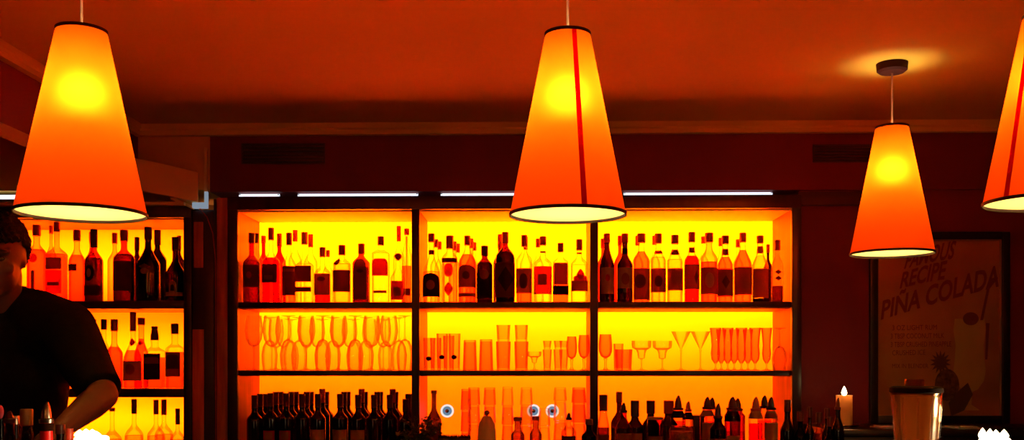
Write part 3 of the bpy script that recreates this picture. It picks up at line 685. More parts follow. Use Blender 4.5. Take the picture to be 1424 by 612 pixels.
for i, (px, yt, tall) in enumerate(cols):
    kind = lab_for.get(i, 'plain')
    e = wine_proto(kind)
    Y = Y0+.045; e.location = (WX(px, Y), Y, zc1); s = (WZ(yt-1, Y)-zc1)/.302; e.scale = (1, 1, s)
    extra = {'red': 'dark red labelled', 'tan': 'tan labelled', 'plain': 'dark'}[kind]
    lbl = f'{extra} wine bottle under left bay, {ords[i]}{"" if i == 0 else " from left"} in the front row'
    tag(e, lbl, 'wine bottle', 'wine bottles packed under the left bay')
    for d in (1, 2):
        kd = 'tall' if (tall and d == 1) else 'plain'
        e = wine_proto(kd); Yd = Y0+.045+.095*d
        e.location = (WX(px, Y)+.0*d, Yd, zc1)
        yy = {4: 541, 6: 541, 8: 541}.get(i, 545) if kd == 'tall' else 545+(3 if i in (0, 9) else 0)
        e.scale = (1, 1, (WZ(yy, Yd)-zc1)/.302)
        if kd == 'tall':
            tag(e, f'taller wine bottle rising behind the {ords[i]} front wine bottle from the left', 'wine bottle', 'wine bottles packed under the left bay')
        else: tag(e, 'dark wine bottle in the rear rows under the left bay, only its neck showing', 'wine bottle', 'wine bottles packed behind under the left bay')

# ------------------------------------------------------------------ glassware
def glass_obj(kind, H, R):
    e = empty(kind, (0, 0, 0)); t = .0013
    def shell(outer, inner, mat, nm='bowl', seg=32):
        pr = outer+inner[::-1]; latheo(nm, pr, mat, e, seg=seg, close0=True, close1=True)
    if kind in ('wine_glass', 'goblet', 'hurricane_glass', 'martini_glass', 'coupe_glass'):
        P = {'wine_glass': dict(stem=.42, pts=[(.10, 0), (.55, .08), (.85, .25), (1.0, .5), (.95, .75), (.82, 1)], foot=.85),
             'goblet': dict(stem=.32, pts=[(.12, 0), (.7, .12), (.95, .3), (1.0, .55), (.92, .8), (.85, 1)], foot=.8),
             'hurricane_glass': dict(stem=.16, pts=[(.2, 0), (.62, .12), (.72, .28), (.62, .5), (.72, .75), (.9, 1)], foot=.7),
             'martini_glass': dict(stem=.52, pts=[(.04, 0), (.28, .25), (.52, .5), (.76, .75), (1, 1)], foot=.62),
             'coupe_glass': dict(stem=.38, pts=[(.08, 0), (.35, .05), (.42, .35), (.55, .5), (.95, .62), (1, .8), (1, 1)], foot=.62)}[kind]
        zs = P['stem']*H
        out = [(a*R, zs+b*(H-zs)) for a, b in P['pts']]
        inn = [(max(.001, a*R-t), zs+b*(H-zs)+(.003 if b < .05 else 0)) for a, b in P['pts']]
        mat = {'wine_glass': 'wine_clear', 'goblet': 'orangeglass', 'hurricane_glass': 'orangeglass'}.get(kind, 'wine_clear')
        shell(out, inn, mat)
        f = P['foot']*R; sr = .0035 if kind != 'goblet' else .006
        latheo('stem', [(sr*1.8, .006), (sr, .014), (sr, zs*.6), (sr*1.1, zs*.9), (sr*1.7, zs+.001)], 'tumbler', e, seg=14)
        latheo('foot', [(f, 0), (f, .0015), (f*.5, .004), (sr*1.8, .0062)], mat, e, seg=32)
    else:
        taper = {'tumbler': .88, 'highball_glass': .86, 'shot_glass': .75}[kind]
        out = [(R*taper*.96, 0), (R*taper, .003)]+[(R*(taper+(1-taper)*i/5), .003+(H-.003)*i/5) for i in range(1, 6)]
        b = .010
        inn = [(R*taper-.003, b)]+[(R*(taper+(1-taper)*i/5)-.0022, b+(H-b)*i/5) for i in range(1, 6)]
        shell(out, inn, 'tumbler', 'vessel')
    return e
gcache = {}
def G(kind, px, ytop, w, z, Y, label, group, inv=False, top_z=None, cat=None, mat=None):
    H = WZ(ytop, Y, px)-z; R = w/2/F*Y
    key = (kind, round(H, 3), round(R, 3))
    if key in gcache: e = copy_tree(gcache[key])
    else: e = glass_obj(kind, H, R); gcache[key] = e
    e.location = (WX(px, Y), Y, z+(H if inv else 0)); e.rotation_euler = (PI if inv else 0, 0, 0)
    tag(e, label, cat or kind.replace('_', ' '), group)
    if mat:
        for ch in e.children:
            ch.data = ch.data.copy(); ch.data.materials.clear(); ch.data.materials.append(M[mat])
    return e
z2 = zB2t+.0005
ups = [353, 378, 426, 471, 517, 541]; invs = [401, 449, 494, 563]
gw = 'wine glasses on the middle shelf of the left bay'
for i, px in enumerate(ups):
    G('wine_glass', px, 439, 25, z2, Y0+.05, f'upright wine glass, {ords[i]} upright one from the left in the left bay', gw)
for i, px in enumerate(invs):
    G('wine_glass', px, 439, 23, z2, Y0+.05, f'upside-down wine glass, {ords[i]} inverted one from the left in the left bay', gw, inv=True)
for i, px in enumerate([372, 391, 413, 438, 460, 483, 506, 530, 552]):
    G('wine_glass', px+3, 441.5, 22, z2, Y0+.15, 'wine glass in the second row behind the front wine glasses', 'rear wine glasses of the left bay', inv=i % 2 == 0)
for i, px in enumerate([384, 405, 426, 448, 470, 492, 514, 536]):
    G('wine_glass', px, 444, 21, z2, Y0+.245, 'wine glass in the hindmost row of the left bay', 'hindmost wine glasses of the left bay', inv=i % 2 == 1)
# middle bay
gt = 'tumblers and highballs on the middle shelf of the middle bay'
def emblem(e, kind, H, R):
    bm = bmesh.new(); rows = []
    for i in range(9):
        v = -1+2*i/8; wv = max(.05, math.sqrt(1-v*v)); z = H*.36+v*.011; row = []
        rr = R*.93+.0012
        for k in range(9):
            a = -PI/2+.5*wv*(-1+2*k/8); row.append(bm.verts.new((rr*math.cos(a), rr*math.sin(a), z)))
        rows.append(row)
    for a, b in zip(rows, rows[1:]):
        for i in range(8): bm.faces.new((a[i], a[i+1], b[i+1], b[i]))
    o_ = new_obj('round_emblem', bm, 'lab_black', e)
for px, yt, w, lbl in ((597, 470, 17, 'short tumbler with dark round emblem next to the left divider'), (615, 464, 16, 'emblem printed tumbler, middle of the three at left of the middle bay'), (632, 464, 17, 'taller tumbler with dark round emblem, rightmost of the emblem glasses')):
    e = G('tumbler', px, yt, w, z2, YF, lbl, gt); H_ = WZ(yt, YF)-z2
    emblem(e, 'tumbler', H_, w/2/F*YF)
G('tumbler', 624, 467, 16, z2, YM, 'tumbler standing behind the emblem printed glasses', gt)
G('tumbler', 606, 470, 16, z2, YM, 'tumbler half hidden behind the leftmost emblem glass', gt)
G('tumbler', 653.5, 473, 20, z2, YF, 'orange tinted upside-down tumbler right of the emblem glasses', gt, inv=True, mat='orangeglass')
G('tumbler', 676, 472, 20, z2, YF, 'upside-down tumbler just left of the stacked glasses', gt, inv=True, mat='orangeglass')
def stack(kind, px, y1, y2, w, z, Y, l1, l2, grp, inv=False, m1=None, m2=None):
    e = G(kind, px, y2, w, z, Y, l2, grp, inv=inv, mat=m2)
    zt = z+(WZ(y2, Y)-z)+.0005
    return G(kind, px, y1, w*.94, zt, Y, l1, grp, inv=inv, mat=m1)
stack('tumbler', 700, 452, 475, 21, z2, YF, 'top tumbler of the left two-high stack in middle bay', 'bottom tumbler of the left two-high stack in middle bay', gt, m2='orangeglass')
stack('tumbler', 725, 452, 475, 20, z2, YF, 'top tumbler of the right two-high stack in middle bay', 'bottom tumbler of the right two-high stack in middle bay', gt, m2='orangeglass')
G('coupe_glass', 743, 489, 20, z2, YF, 'small low footed glass bowl between stacks and shot glasses', gt)
for px, lbl in ((761, 'left'), (776, 'middle'), (784, 'right')):
    stack('shot_glass', px, 474, 486, 13, z2, YF if px != 784 else YM, f'{lbl} upper shot glass of the stacked shot glasses', f'{lbl} lower shot glass of the stacked shot glasses', gt)
G('goblet', 795, 468, 15, z2, YF, 'small stemmed glass left of the goblet by the right divider', gt)
G('goblet', 812, 466, 16, z2, YF, 'orange goblet next to the right divider of the middle bay', gt)
# right bay
gr_ = 'stemmed glasses on the middle shelf of the right bay'
G('goblet', 842, 465, 19, z2, YF, 'orange goblet at the left end of the right bay', gr_)
G('tumbler', 867, 486, 25, z2, YF, 'low wide orange tumbler right of the goblet in right bay', gr_, mat='orangeglass')
G('tumbler', 860, 478, 14, z2, YM, 'thin clear tumbler behind the low wide tumbler', gr_)
G('coupe_glass', 892, 474, 27, z2, YF, 'wide flat rimmed cocktail glass, left of the pair', gr_)
G('coupe_glass', 921, 474, 27, z2, YF+.02, 'wide flat rimmed cocktail glass, right of the pair', gr_)
G('martini_glass', 947, 461, 27, z2, YF, 'martini glass with conical bowl, left of the two', gr_)
G('martini_glass', 974, 461, 27, z2, YF, 'martini glass with conical bowl, right of the two', gr_)
for i, px in enumerate((995, 1012, 1031, 1050)):
    G('hurricane_glass', px, 456, 18, z2, YF, f'tall curved cocktail glass, {ords[i]} in the row at the right of the right bay', gr_)
for i, px in enumerate((1003, 1021, 1040)):
    G('hurricane_glass', px, 458, 16, z2, YM, 'tall curved cocktail glass standing behind the front row', 'rear cocktail glasses of the right bay')
G('hurricane_glass', 1066, 456, 17, z2, YF-.01, 'tall curved cocktail glass against the reddish end wall', gr_)
G('wine_glass', 1084, 456, 21, z2, YF, 'large wine glass standing upside-down at the right end of right bay', gr_, inv=True)

# lower middle bay: stacked highballs on the counter
gh = 'stacked highball glasses on the back counter'
def tower(px, w, ys, Y, who, mats=None):
    z = zc1
    n = len(ys)
    nm = {0: 'bottom', n-1: 'top'}
    for k, y in enumerate(ys):
        H = WZ(y, Y)-z
        lv = nm.get(k, 'middle' if n == 3 else ('second', 'third')[k-1] if k-1 < 2 else 'upper')
        G('highball_glass', px, y, w, z, Y, f'{lv} highball glass of the {who}', gh, inv=(k % 2 == 0) if False else True, mat=(mats[k] if mats else None))
        z = z+H+.0004
tower(659, 18, [612, 588, 563, 539], Y0-.06, 'leftmost stack beside the round spotlight')
tower(681, 18, [612, 588, 563, 539], Y0-.02, 'stack behind the beige dome')
tower(648, 15, [600, 570, 541], Y0+.05, 'slim stack peeping out left of the leftmost stack', ['orangeglass']*3)
tower(706, 17, [613, 590, 564, 538], Y0-.05, 'third stack from the left', ['orangeglass', 'tumbler', 'tumbler', 'wine_clear'])
tower(732, 18, [613, 590, 563, 539], Y0-.05, 'fourth stack from the left', ['orangeglass', 'tumbler', 'tumbler', 'wine_clear'])
tower(757, 17, [616, 592, 568], Y0-.05, 'low stack in front of the pair of spotlights', ['orangeglass', 'wine_clear', 'wine_clear'])
tower(779, 19, [612, 585, 557, 539], Y0-.04, 'stack right of the pair of spotlights', ['orangeglass', 'tumbler', 'wine_clear', 'wine_clear'])
tower(805, 21, [612, 587, 560, 539], Y0-.04, 'rightmost stack beside the divider', ['tumbler', 'tumbler', 'orangeglass', 'orangeglass'])
# round spotlights set in the panel
for px, lbl in ((622, 'round white ringed spotlight alone in the orange panel of middle bay'), (742, 'round spotlight half hidden behind stacked glasses, left of the pair'), (768, 'round spotlight half hidden behind stacked glasses, right of the pair')):
    e = empty('round_spotlight', W(px, 571.5, YB)); R = .033
    bm = bmesh.new(); lathe(bm, [(R*.70, 0), (R*.72, .010), (R*.85, .013), (R, .009), (R, 0)], seg=36, close0=False, close1=False)
    bmesh.ops.transform(bm, matrix=Matrix.Rotation(PI/2, 4, 'X'), verts=bm.verts[:]); new_obj('ring', bm, 'ring', e)
    bm = bmesh.new(); lathe(bm, [(R*.70, .002), (R*.5, .005), (R*.001, .007)], seg=30, close0=True, close1=False)
    bmesh.ops.transform(bm, matrix=Matrix.Rotation(PI/2, 4, 'X'), verts=bm.verts[:]); new_obj('lens', bm, 'spot_glass', e)
    bm = bmesh.new(); lathe(bm, [(R*.28, .004), (R*.28, .012), (R*.18, .014)], seg=20)
    bmesh.ops.transform(bm, matrix=Matrix.Rotation(PI/2, 4, 'X'), verts=bm.verts[:]); new_obj('bulb_cup', bm, 'steel', e)
    tag(e, lbl, 'spotlight', 'round spotlights in the back panel')

# amber bottle, plant, dome, mat
gc = 'bottles standing on the back counter'
B(603.5, 543, 22, zc1, Y0-.06, 'amber long necked beer bottle left of the round spotlight', gc, glassm='beer', capm='browncap', bh=.55, sh=.2, cap=.04, nr=.32, labels=[(.1, .5, 1.2, 'lab_brown')])
pl = empty('herb_plant', (WX(583, 4.2), 4.2, zc1)); tag(pl, 'dark leafy green herb plant in front of the wine bottles', 'plant')
latheo('pot', [(.035, 0), (.048, .09), (.052, .09), (.052, .10), (.045, .10), (.042, .085)], 'pot', pl, seg=24)
bm = bmesh.new(); bs_ = bmesh.new(); rnd = random.Random(3)
for k in range(46):
    a = rnd.uniform(0, 2*PI); rr = rnd.uniform(.01, .105); h = rnd.uniform(.12, .215)-.25*max(0, rr-.06)
    p1 = Vector((rr*math.cos(a), rr*math.sin(a)*.7, h)); p0 = Vector((.015*math.cos(a), .015*math.sin(a), .085))
    mid = (p0+p1)/2+Vector((0, 0, .02)); tube(bs_, [p0, mid, p1], .0011, 5)
    for j in range(6):
        c = p0.lerp(p1, .45+.11*j)+Vector((rnd.uniform(-.008, .008), rnd.uniform(-.008, .008), rnd.uniform(-.004, .008)))
        d = Vector((rnd.uniform(-1, 1), rnd.uniform(-1, .6), rnd.uniform(-.2, .7))).normalized(); L = rnd.uniform(.014, .024)
        s = d.cross(Vector((rnd.uniform(-1, 1), rnd.uniform(-1, 1), 1))).normalized()*L*.34; nrm = d.cross(s).normalized()*.0025
        v = [c, c+d*L*.35+s+nrm, c+d*L*.75+s*.7+nrm, c+d*L, c+d*L*.75-s*.7+nrm, c+d*L*.35-s+nrm]; mi = [c+d*L*.35, c+d*L*.75]
        vv = [bm.verts.new(q) for q in v]; mm = [bm.verts.new(q) for q in mi]
        bm.faces.new((vv[0], vv[1], mm[0])); bm.faces.new((vv[1], vv[2], mm[1], mm[0])); bm.faces.new((vv[2], vv[3], mm[1]))
        bm.faces.new((vv[0], mm[0], vv[5])); bm.faces.new((mm[0], mm[1], vv[4], vv[5])); bm.faces.new((mm[1], vv[3], vv[4]))
new_obj('foliage', bm, 'leaf', pl, smooth=False, recalc=False); new_obj('stems', bs_, 'leaf', pl)
dm = empty('beige_dome', (WX(677, 4.25), 4.25, zc1)); tag(dm, 'beige bell shaped shaker standing in front of the stacked glasses', 'shaker')
zt = WZ(579, 4.25)-zc1; R = .041
latheo('body', [(R*.95, 0), (R, .01), (R, zt*.55), (R*.96, zt*.7), (R*.82, zt*.85), (R*.55, zt*.96), (R*.4, zt)], paint('beige_enamel', (.95, .55, .22), .5), dm, seg=36)
latheo('knob', [(.006, zt), (.007, zt+.008), (.013, zt+.013), (.011, zt+.022), (.004, zt+.026)], 'browncap', dm, seg=20)
mt = empty('bar_brush', (WX(632, 4.2), 4.2, zc1)); tag(mt, 'black bristled brush block between plant and stacked glasses', 'brush')
hb = WZ(606, 4.2)-zc1
bm = bmesh.new(); box(bm, (-.07, -.03, 0), (.07, .03, hb-.01), .004); new_obj('block', bm, 'black', mt)
bm = bmesh.new()
for i in range(46):
    for j in range(6):
        x = -.068+.136*i/45+rnd.uniform(-.001, .001); y = -.026+.052*j/5; h = rnd.uniform(.006, .016)
        tube(bm, [(x, y, hb-.012), (x+rnd.uniform(-.002, .002), y, hb-.01+h)], [.0012, .0006], 4)
new_obj('bristles', bm, 'black', mt)

# counter bottles of the lower right bay
YC = Y0-.07; YC2 = Y0-.20; YC3 = Y0+.03
def CB(px, yt, w, Y, lbl, **kw): B(px, yt, w, zc1, Y, lbl, gc, **kw)
CB(791, 574, 22, YC2, 'dark pourer bottle in front of the rightmost glass stack', glassm='orangeglass', capm='black', capstyle='pourer', liq='liq_orange', fill=.5, bh=.6, sh=.18, cap=.14, nr=.34, labels=[(.1, .55, 1.1, 'lab_dark')])
CB(720, 580, 20, YC2, 'short honey coloured bottle in front of the fourth glass stack', glassm='honey', capm='browncap', bh=.6, sh=.14, cap=.08, nr=.5)
CB(745, 579, 18, YC2, 'short brown bottle in front of the left spotlight of the pair', glassm='honey', capm='redcap', bh=.6, sh=.16, cap=.08, nr=.5)
CB(819, 583, 22, YC2, 'dark bottle in front of the right divider', glassm='green', capm='darkcap', bh=.6, sh=.16, cap=.12, nr=.4, labels=[(.2, .5, 1., 'lab_dark')])
CB(839, 549, 18, YC, 'black capped clear bottle, first right of the divider on the counter', glassm='orangeglass', capm='darkcap', liq='liq_brown', fill=.5, bh=.46, sh=.30, cap=.24, nr=.58, capr=1.2, labels=[(.1, .4, 1.1, 'lab_brown')])
CB(861, 545, 24, YC3, 'dark sloping bottle with dark red cap and pinkish neck', glassm='darkred', capm='redcap', bh=.52, sh=.2, cap=.16, nr=.3, labels=[(.1, .46, 1.1, 'lab_dark')])
CB(867, 560, 24, YC2, 'dark brown bottle with pointed black pour spout', glassm='amber', capm='black', capstyle='pourer', liq='liq_brown', fill=.5, bh=.56, sh=.2, cap=.16, nr=.40, labels=[(.1, .5, 1.1, 'lab_brown')])
CB(883, 557, 24, YC, 'dark bottle with broad black cap and tan label', glassm='smoke', capm='darkcap', bh=.54, sh=.18, cap=.26, nr=.42, labels=[(.1, .46, 1.0, 'lab_tan')])
CB(905, 557, 25, YC3, 'black capped bottle behind the square orange jar', glassm='smoke', capm='darkcap', bh=.56, sh=.18, cap=.22, nr=.40)
CB(930, 557, 26, YC3, 'greenish dark bottle with ribbed brown cap', glassm='green', capm='browncap', bh=.56, sh=.18, cap=.22, nr=.46)
CB(943, 550, 22, YC, 'bottle with tall pointed pour spout over dark threaded collar', glassm='orangeglass', capm='darkcap', capstyle='pourer', liq='liq_orange', fill=.6, bh=.66, sh=.1, cap=.22, nr=.6, band=(.66, .76, 'lab_black'), labels=[(.1, .55, 1.2, 'lab_tan')])
CB(957, 558, 18, YC3+.03, 'bottle with small clear pointed spout beside the tall spout', glassm='orangeglass', capm='browncap', capstyle='pourer', liq='liq_red', fill=.55, bh=.66, sh=.1, cap=.18, nr=.5, band=(.68, .8, 'lab_black'), labels=[(.1, .55, 1.2, 'lab_tan')])
CB(983.5, 552, 21, YC, 'pale collared squeeze bottle, left of a pair with dark tips', glassm='orangeglass', capm='darkcap', capstyle='pourer', liq='liq_orange', fill=.6, bh=.70, sh=.08, cap=.19, nr=.62, band=(.70, .79, 'lab_tan'), labels=[(.1, .6, 1.0, 'lab_tan')])
CB(990, 553, 20, YC3, 'squeeze bottle with dark tip just behind the pale collared one', glassm='orangeglass', capm='darkcap', capstyle='pourer', liq='liq_orange', fill=.6, bh=.70, sh=.08, cap=.19, nr=.62)
CB(998.5, 561, 23, YC2, 'olive green topped bottle with pointed dark tip', glassm='green', capm='darkcap', capstyle='pourer', bh=.56, sh=.14, cap=.24, nr=.5, labels=[(.05, .42, 1.3, 'lab_orange')])
CB(1018.5, 552, 23, YC, 'black collared squeeze bottle with two close dark tips, left one', glassm='amber', capm='darkcap', capstyle='pourer', liq='liq_orange', fill=.45, bh=.7, sh=.08, cap=.2, nr=.66, band=(.62, .78, 'lab_black'), labels=[(.1, .4, .9, 'lab_tan')])
CB(1025.5, 554, 22, YC3, 'black collared squeeze bottle behind the left dark tipped one', glassm='amber', capm='darkcap', capstyle='pourer', liq='liq_orange', fill=.45, bh=.7, sh=.08, cap=.2, nr=.62)
CB(1051, 552, 21, YC, 'squeeze bottle with white collar and bright red contents', glassm='clear', capm='browncap', capstyle='pourer', liq='liq_red', fill=.58, bh=.70, sh=.08, cap=.21, nr=.64, band=(.66, .78, 'lab_tan'))
CB(1063, 550, 20, YC3, 'squeeze bottle with round black tip between two others', glassm='orangeglass', capm='black', capstyle='pourer', liq='liq_orange', fill=.6, bh=.70, sh=.08, cap=.2, nr=.64)
CB(1072, 552, 19, YC, 'squeeze bottle with tan ribbed body right of the red filled one', glassm='orangeglass', capm='black', capstyle='pourer', liq='liq_orange', fill=.6, bh=.70, sh=.08, cap=.2, nr=.64, band=(.66, .78, 'lab_tan'), labels=[(.1, .6, 1.3, 'lab_tan')])
jr = empty('square_jar', (WX(911, YC2), YC2, zc1)); tag(jr, 'square orange jar with pale rim in front of black capped bottle', 'jar')
h = WZ(580, YC2)-zc1
latheo('jar_body', [(.030, 0), (.033, .005), (.033, h-.012), (.030, h-.010)], 'amber', jr, n=5, seg=40)
latheo('contents', [(.030, .004), (.030, h*.75)], 'liq_orange', jr, n=5, seg=40)
latheo('rim', [(.034, h-.010), (.035, h-.008), (.035, h)], paint('jar_lid_tan', (.4, .18, .08), .5), jr, n=5, seg=40)
latheo('label', [(.0336, h*.25), (.0336, h*.6)], 'lab_brown', jr, n=5, seg=40, close0=False, close1=False)
jr = empty('glass_jar', (WX(948, YC2-.03), YC2-.03, zc1)); tag(jr, 'wide red and white patterned jar below the tall pointed spouts', 'jar')
h = WZ(593, YC2-.03)-zc1
latheo('jar_body', [(.050, 0), (.054, .006), (.054, h-.014), (.048, h)], 'orangeglass', jr, seg=36)
latheo('contents', [(.050, .006), (.050, h-.02)], paint('red_cream_contents', (.55, .16, .07), .6, .7, 40), jr, seg=36)
bx = empty('black_box', (WX(969.5, Y0+.1), Y0+.1, zc1)); tag(bx, 'plain black box standing behind the squeeze bottles', 'box')
h = WZ(577, Y0+.1)-zc1
bm = bmesh.new(); box(bm, (-.026, -.05, 0), (.026, .05, h-.012), .002); new_obj('body', bm, 'black', bx)
bm = bmesh.new(); box(bm, (-.0275, -.0515, h-.0118), (.0275, .0515, h), .002); new_obj('lid', bm, 'black', bx)
# dark cluster right of the display
gd = 'dark bottles right of the display'
items = [(1095, 556, 20, 4.03, 'round shouldered black bottle at the right post of the display', 'blackglass'), (1113, 572, 18, 3.99, 'dark red bottle with pink glint right of the display post', 'darkred'),
         (1126, 566, 14, 4.04, 'slim black bottle, left of the middle of the dark cluster', 'blackglass'), (1139, 574, 18, 3.99, 'small bottle with orange reflections in the dark cluster', 'orangeglass'),
         (1150, 568, 15, 4.04, 'slim dark bottle right of the orange glinting one', 'blackglass'), (1165, 553, 18, 3.99, 'tall black bottle standing directly in front of the candle', 'blackglass'), (1154, 580, 16, 3.93, 'low dark bottle with pale label left of the candle', 'darkred')]
for px, yt, w, Y, lbl, gm in items:
    B(px, yt, w, zc1, Y, lbl, gd, glassm=gm, capm='darkcap', bh=.55, sh=.2, cap=.16, nr=.4, capstyle='pourer' if px in (1128, 1165) else 'cap', labels=[(.1, .5, 1.0, 'lab_brown')] if gm != 'blackglass' else [])

# ------------------------------------------------------------------ poster
PY = Y0+.019
po = empty('framed_poster', (WX(1304, PY), PY, SBZ+.002)); tag(po, 'dark framed cocktail poster on the red wall behind the blender jug', 'poster')
pw = WX(1400, PY)-WX(1207, PY); ph = WZ(325, PY)-SBZ-.002; fw = .035
bm = bmesh.new()
for a, b in (((-pw/2, -.03, 0), (-pw/2+fw, 0, ph)), ((pw/2-fw, -.03, 0), (pw/2, 0, ph)), ((-pw/2+fw, -.03, 0), (pw/2-fw, 0, fw)), ((-pw/2+fw, -.03, ph-fw), (pw/2-fw, 0, ph))):
    box(bm, a, b, .003)
new_obj('frame', bm, 'black', po)
pap = paint('poster_paper', (.72, .27, .06), .6, .35, 2.2)
bm = bmesh.new(); box(bm, (-pw/2+fw, -.006, fw), (pw/2-fw, -.001, ph-fw)); new_obj('paper', bm, pap, po, smooth=False)
bm = bmesh.new()
for a, b in (((-pw/2+fw, -.02, fw), (-pw/2+fw+.006, -.0125, ph-fw)), ((pw/2-fw-.006, -.02, fw), (pw/2-fw, -.0125, ph-fw)), ((-pw/2+fw+.006, -.02, ph-fw-.006), (pw/2-fw-.006, -.0125, ph-fw))):
    box(bm, a, b, .001)
new_obj('inner_lip', bm, paint('thin_wood_lip', (.42, .20, .08), .5), po)
def pp(px, py): return Vector((WX(px, PY)-po.location.x, 0, WZ(py, PY)-po.location.z))
ink = paint('poster_ink_red', (.30, .06, .02), .6); ink2 = paint('poster_ink_dark', (.20, .075, .025), .6)
def text(body, px0, py0, px1, hpx, slope, mat, name='lettering', arc=0, shear=0):
    cu = bpy.data.curves.new('t', 'FONT'); cu.body = body; cu.size = 1; cu.fill_mode = 'BOTH'; cu.resolution_u = 3; cu.offset = .026 if hpx > 15 else 0
    ob = bpy.data.objects.new('t', cu); COL.objects.link(ob)
    dg = bpy.context.evaluated_depsgraph_get(); me = bpy.data.meshes.new_from_object(ob.evaluated_get(dg))
    bpy.data.objects.remove(ob)
    xs = [v.co.x for v in me.vertices]; ys = [v.co.y for v in me.vertices]
    x0, x1, y0, y1 = min(xs), max(xs), min(ys), max(ys)
    a = pp(px0, py0); b = pp(px1, py0-slope); hh = hpx/F*PY
    for v in me.vertices:
        u = (v.co.x-x0)/(x1-x0); w = (v.co.y-y0)/(y1-y0)
        q = a.lerp(b, u)+Vector((0, 0, w*hh*(1+.35*arc*(u-.5))+math.sin(PI*u)*arc*.01)); q.x += shear*w*hh
        v.co = Vector((q.x, -.0068, q.z))
    me.materials.append(mat); o_ = bpy.data.objects.new(name, me); COL.objects.link(o_); o_.parent = po
    return o_
text('FAMOUS', 1256, 376, 1324, 24, 14, ink, arc=.6, shear=.25)
text('RECIPE', 1250, 403, 1312, 25, 13, ink, arc=.4, shear=.2)
text('PIÑA COLADA', 1224, 446, 1388, 36, 46, ink, arc=.4, shear=.1)
for i, (t, a, b) in enumerate((('3 OZ LIGHT RUM', 1240, 1302), ('3 TBSP COCONUT MILK', 1238, 1312), ('3 TBSP CRUSHED PINEAPPLE', 1238, 1322), ('CRUSHED ICE', 1240, 1286))):
    text(t, a, 460+i*11.5, b, 7, 1, ink)
text('MIX IN BLENDER', 1240, 512, 1290, 6, 0, ink)
def poly(name, pts, mat, y=-.0066):
    bm = bmesh.new(); vs = []
    for (x, z) in pts:
        q = pp(x, z); vs.append(bm.verts.new((q.x, y, q.z)))
    bm.faces.new(vs); return new_obj(name, bm, mat, po, smooth=False)
def circ(cx, cy, rx, ry, n=20, a0=0, a1=2*PI): return [(cx+rx*math.cos(a0+(a1-a0)*i/n), cy+ry*math.sin(a0+(a1-a0)*i/n)) for i in range(n)]
poly('printed_glass', [(1327, 444), (1368, 444), (1370, 460), (1367, 480), (1368, 500), (1370, 515), (1367, 530), (1359, 541), (1351, 545), (1350, 562), (1362, 570), (1334, 570), (1345, 562), (1344, 545), (1336, 541), (1328, 530), (1325, 515), (1327, 500), (1328, 480), (1325, 460)], paint('poster_drink', (.92, .50, .11), .6))
poly('printed_cherry', circ(1349, 444, 11, 9), ink, -.0072)
poly('printed_straw', [(1362, 446), (1372, 400), (1384, 385), (1387, 388), (1375, 403), (1366, 446)], ink, -.0074)
poly('printed_straw', [(1370, 450), (1375, 450), (1372, 500), (1369, 500)], ink, -.0074)
pts = []
for i in range(28):
    a = 2*PI*i/28; rr = 1 if i % 2 else .55; pts.append((1307+15*rr*math.cos(a), 504+17*rr*math.sin(a)))
poly('printed_leaves', pts, ink2, -.0070)
poly('printed_pineapple', circ(1316, 535, 17, 22), paint('poster_pineapple', (.22, .09, .03), .6, .6, 60), -.0071)
poly('printed_leaves', [(1330, 545), (1345, 532), (1352, 548), (1340, 570), (1322, 578), (1318, 560)], ink2, -.0069)
bm = bmesh.new(); box(bm, (-pw/2+fw+.001, -.013, fw+.001), (pw/2-fw-.001, -.011, ph-fw-.001)); new_obj('glass_pane', bm, glass('poster_glass', (.97, .97, .97), (.8, .8, .8), .22, 2.0), po, smooth=False)

# ------------------------------------------------------------------ candle on the sideboard
Yc = 4.3
ca = empty('pillar_candle', (WX(1174, Yc), Yc, SBZ)); tag(ca, 'lit cream pillar candle on a small dish right of the display', 'candle')
h = WZ(550, Yc)-SBZ; R = .0345
latheo('dish', [(.045, 0), (.062, .004), (.066, .009), (.060, .008), (.04, .0045)], 'steel', ca, seg=36)
latheo('wax', [(R, .0065), (R*1.0, h*.6), (R*1.0, h-.003), (R*1.06, h), (R*.98, h+.002), (R*.85, h-.003), (R*.3, h-.007), (.003, h-.007)], sheet('candle_wax', (.85, .6, .36), (.9, .55, .25), .5), ca, seg=36)
bm = bmesh.new(); tube(bm, [(0, 0, h-.008), (.001, 0, h+.008)], .0011, 6); new_obj('wick', bm, 'black', ca)
def flame_prof(fh, fr): return [(fr*.35, 0), (fr*.8, fh*.12), (fr, fh*.3), (fr*.85, fh*.5), (fr*.5, fh*.75), (fr*.2, fh*.92), (fr*.04, fh)]
latheo('flame', flame_prof(.042, .012), 'flame', ca, loc=(0, 0, h), seg=16)
l = point('candle_light', (0, -.012, h+.025), .35, .01, (1, .55, .2)); l.parent = ca

# papers / trays on the sideboard
for px, w, lbl in ((1233, .085, 'small pale grey tray on the sideboard left of the blender jug'), (1338, .12, 'pale folded napkin on the sideboard right of the blender jug')):
    bm = bmesh.new(); box(bm, (-w/2, -.06, .0), (w/2, .06, .006), .001); box(bm, (-w/2+.01, -.05, .0061), (w/2-.02, .05, .010), .001)
    o_ = new_obj('napkin' if px > 1300 else 'serving_tray', bm, 'greymetal'); o_.location = (WX(px, 4.2), 4.2, SBZ+.0005); o_.rotation_euler = (0, 0, .2); tag(o_, lbl, 'napkin' if px > 1300 else 'tray')

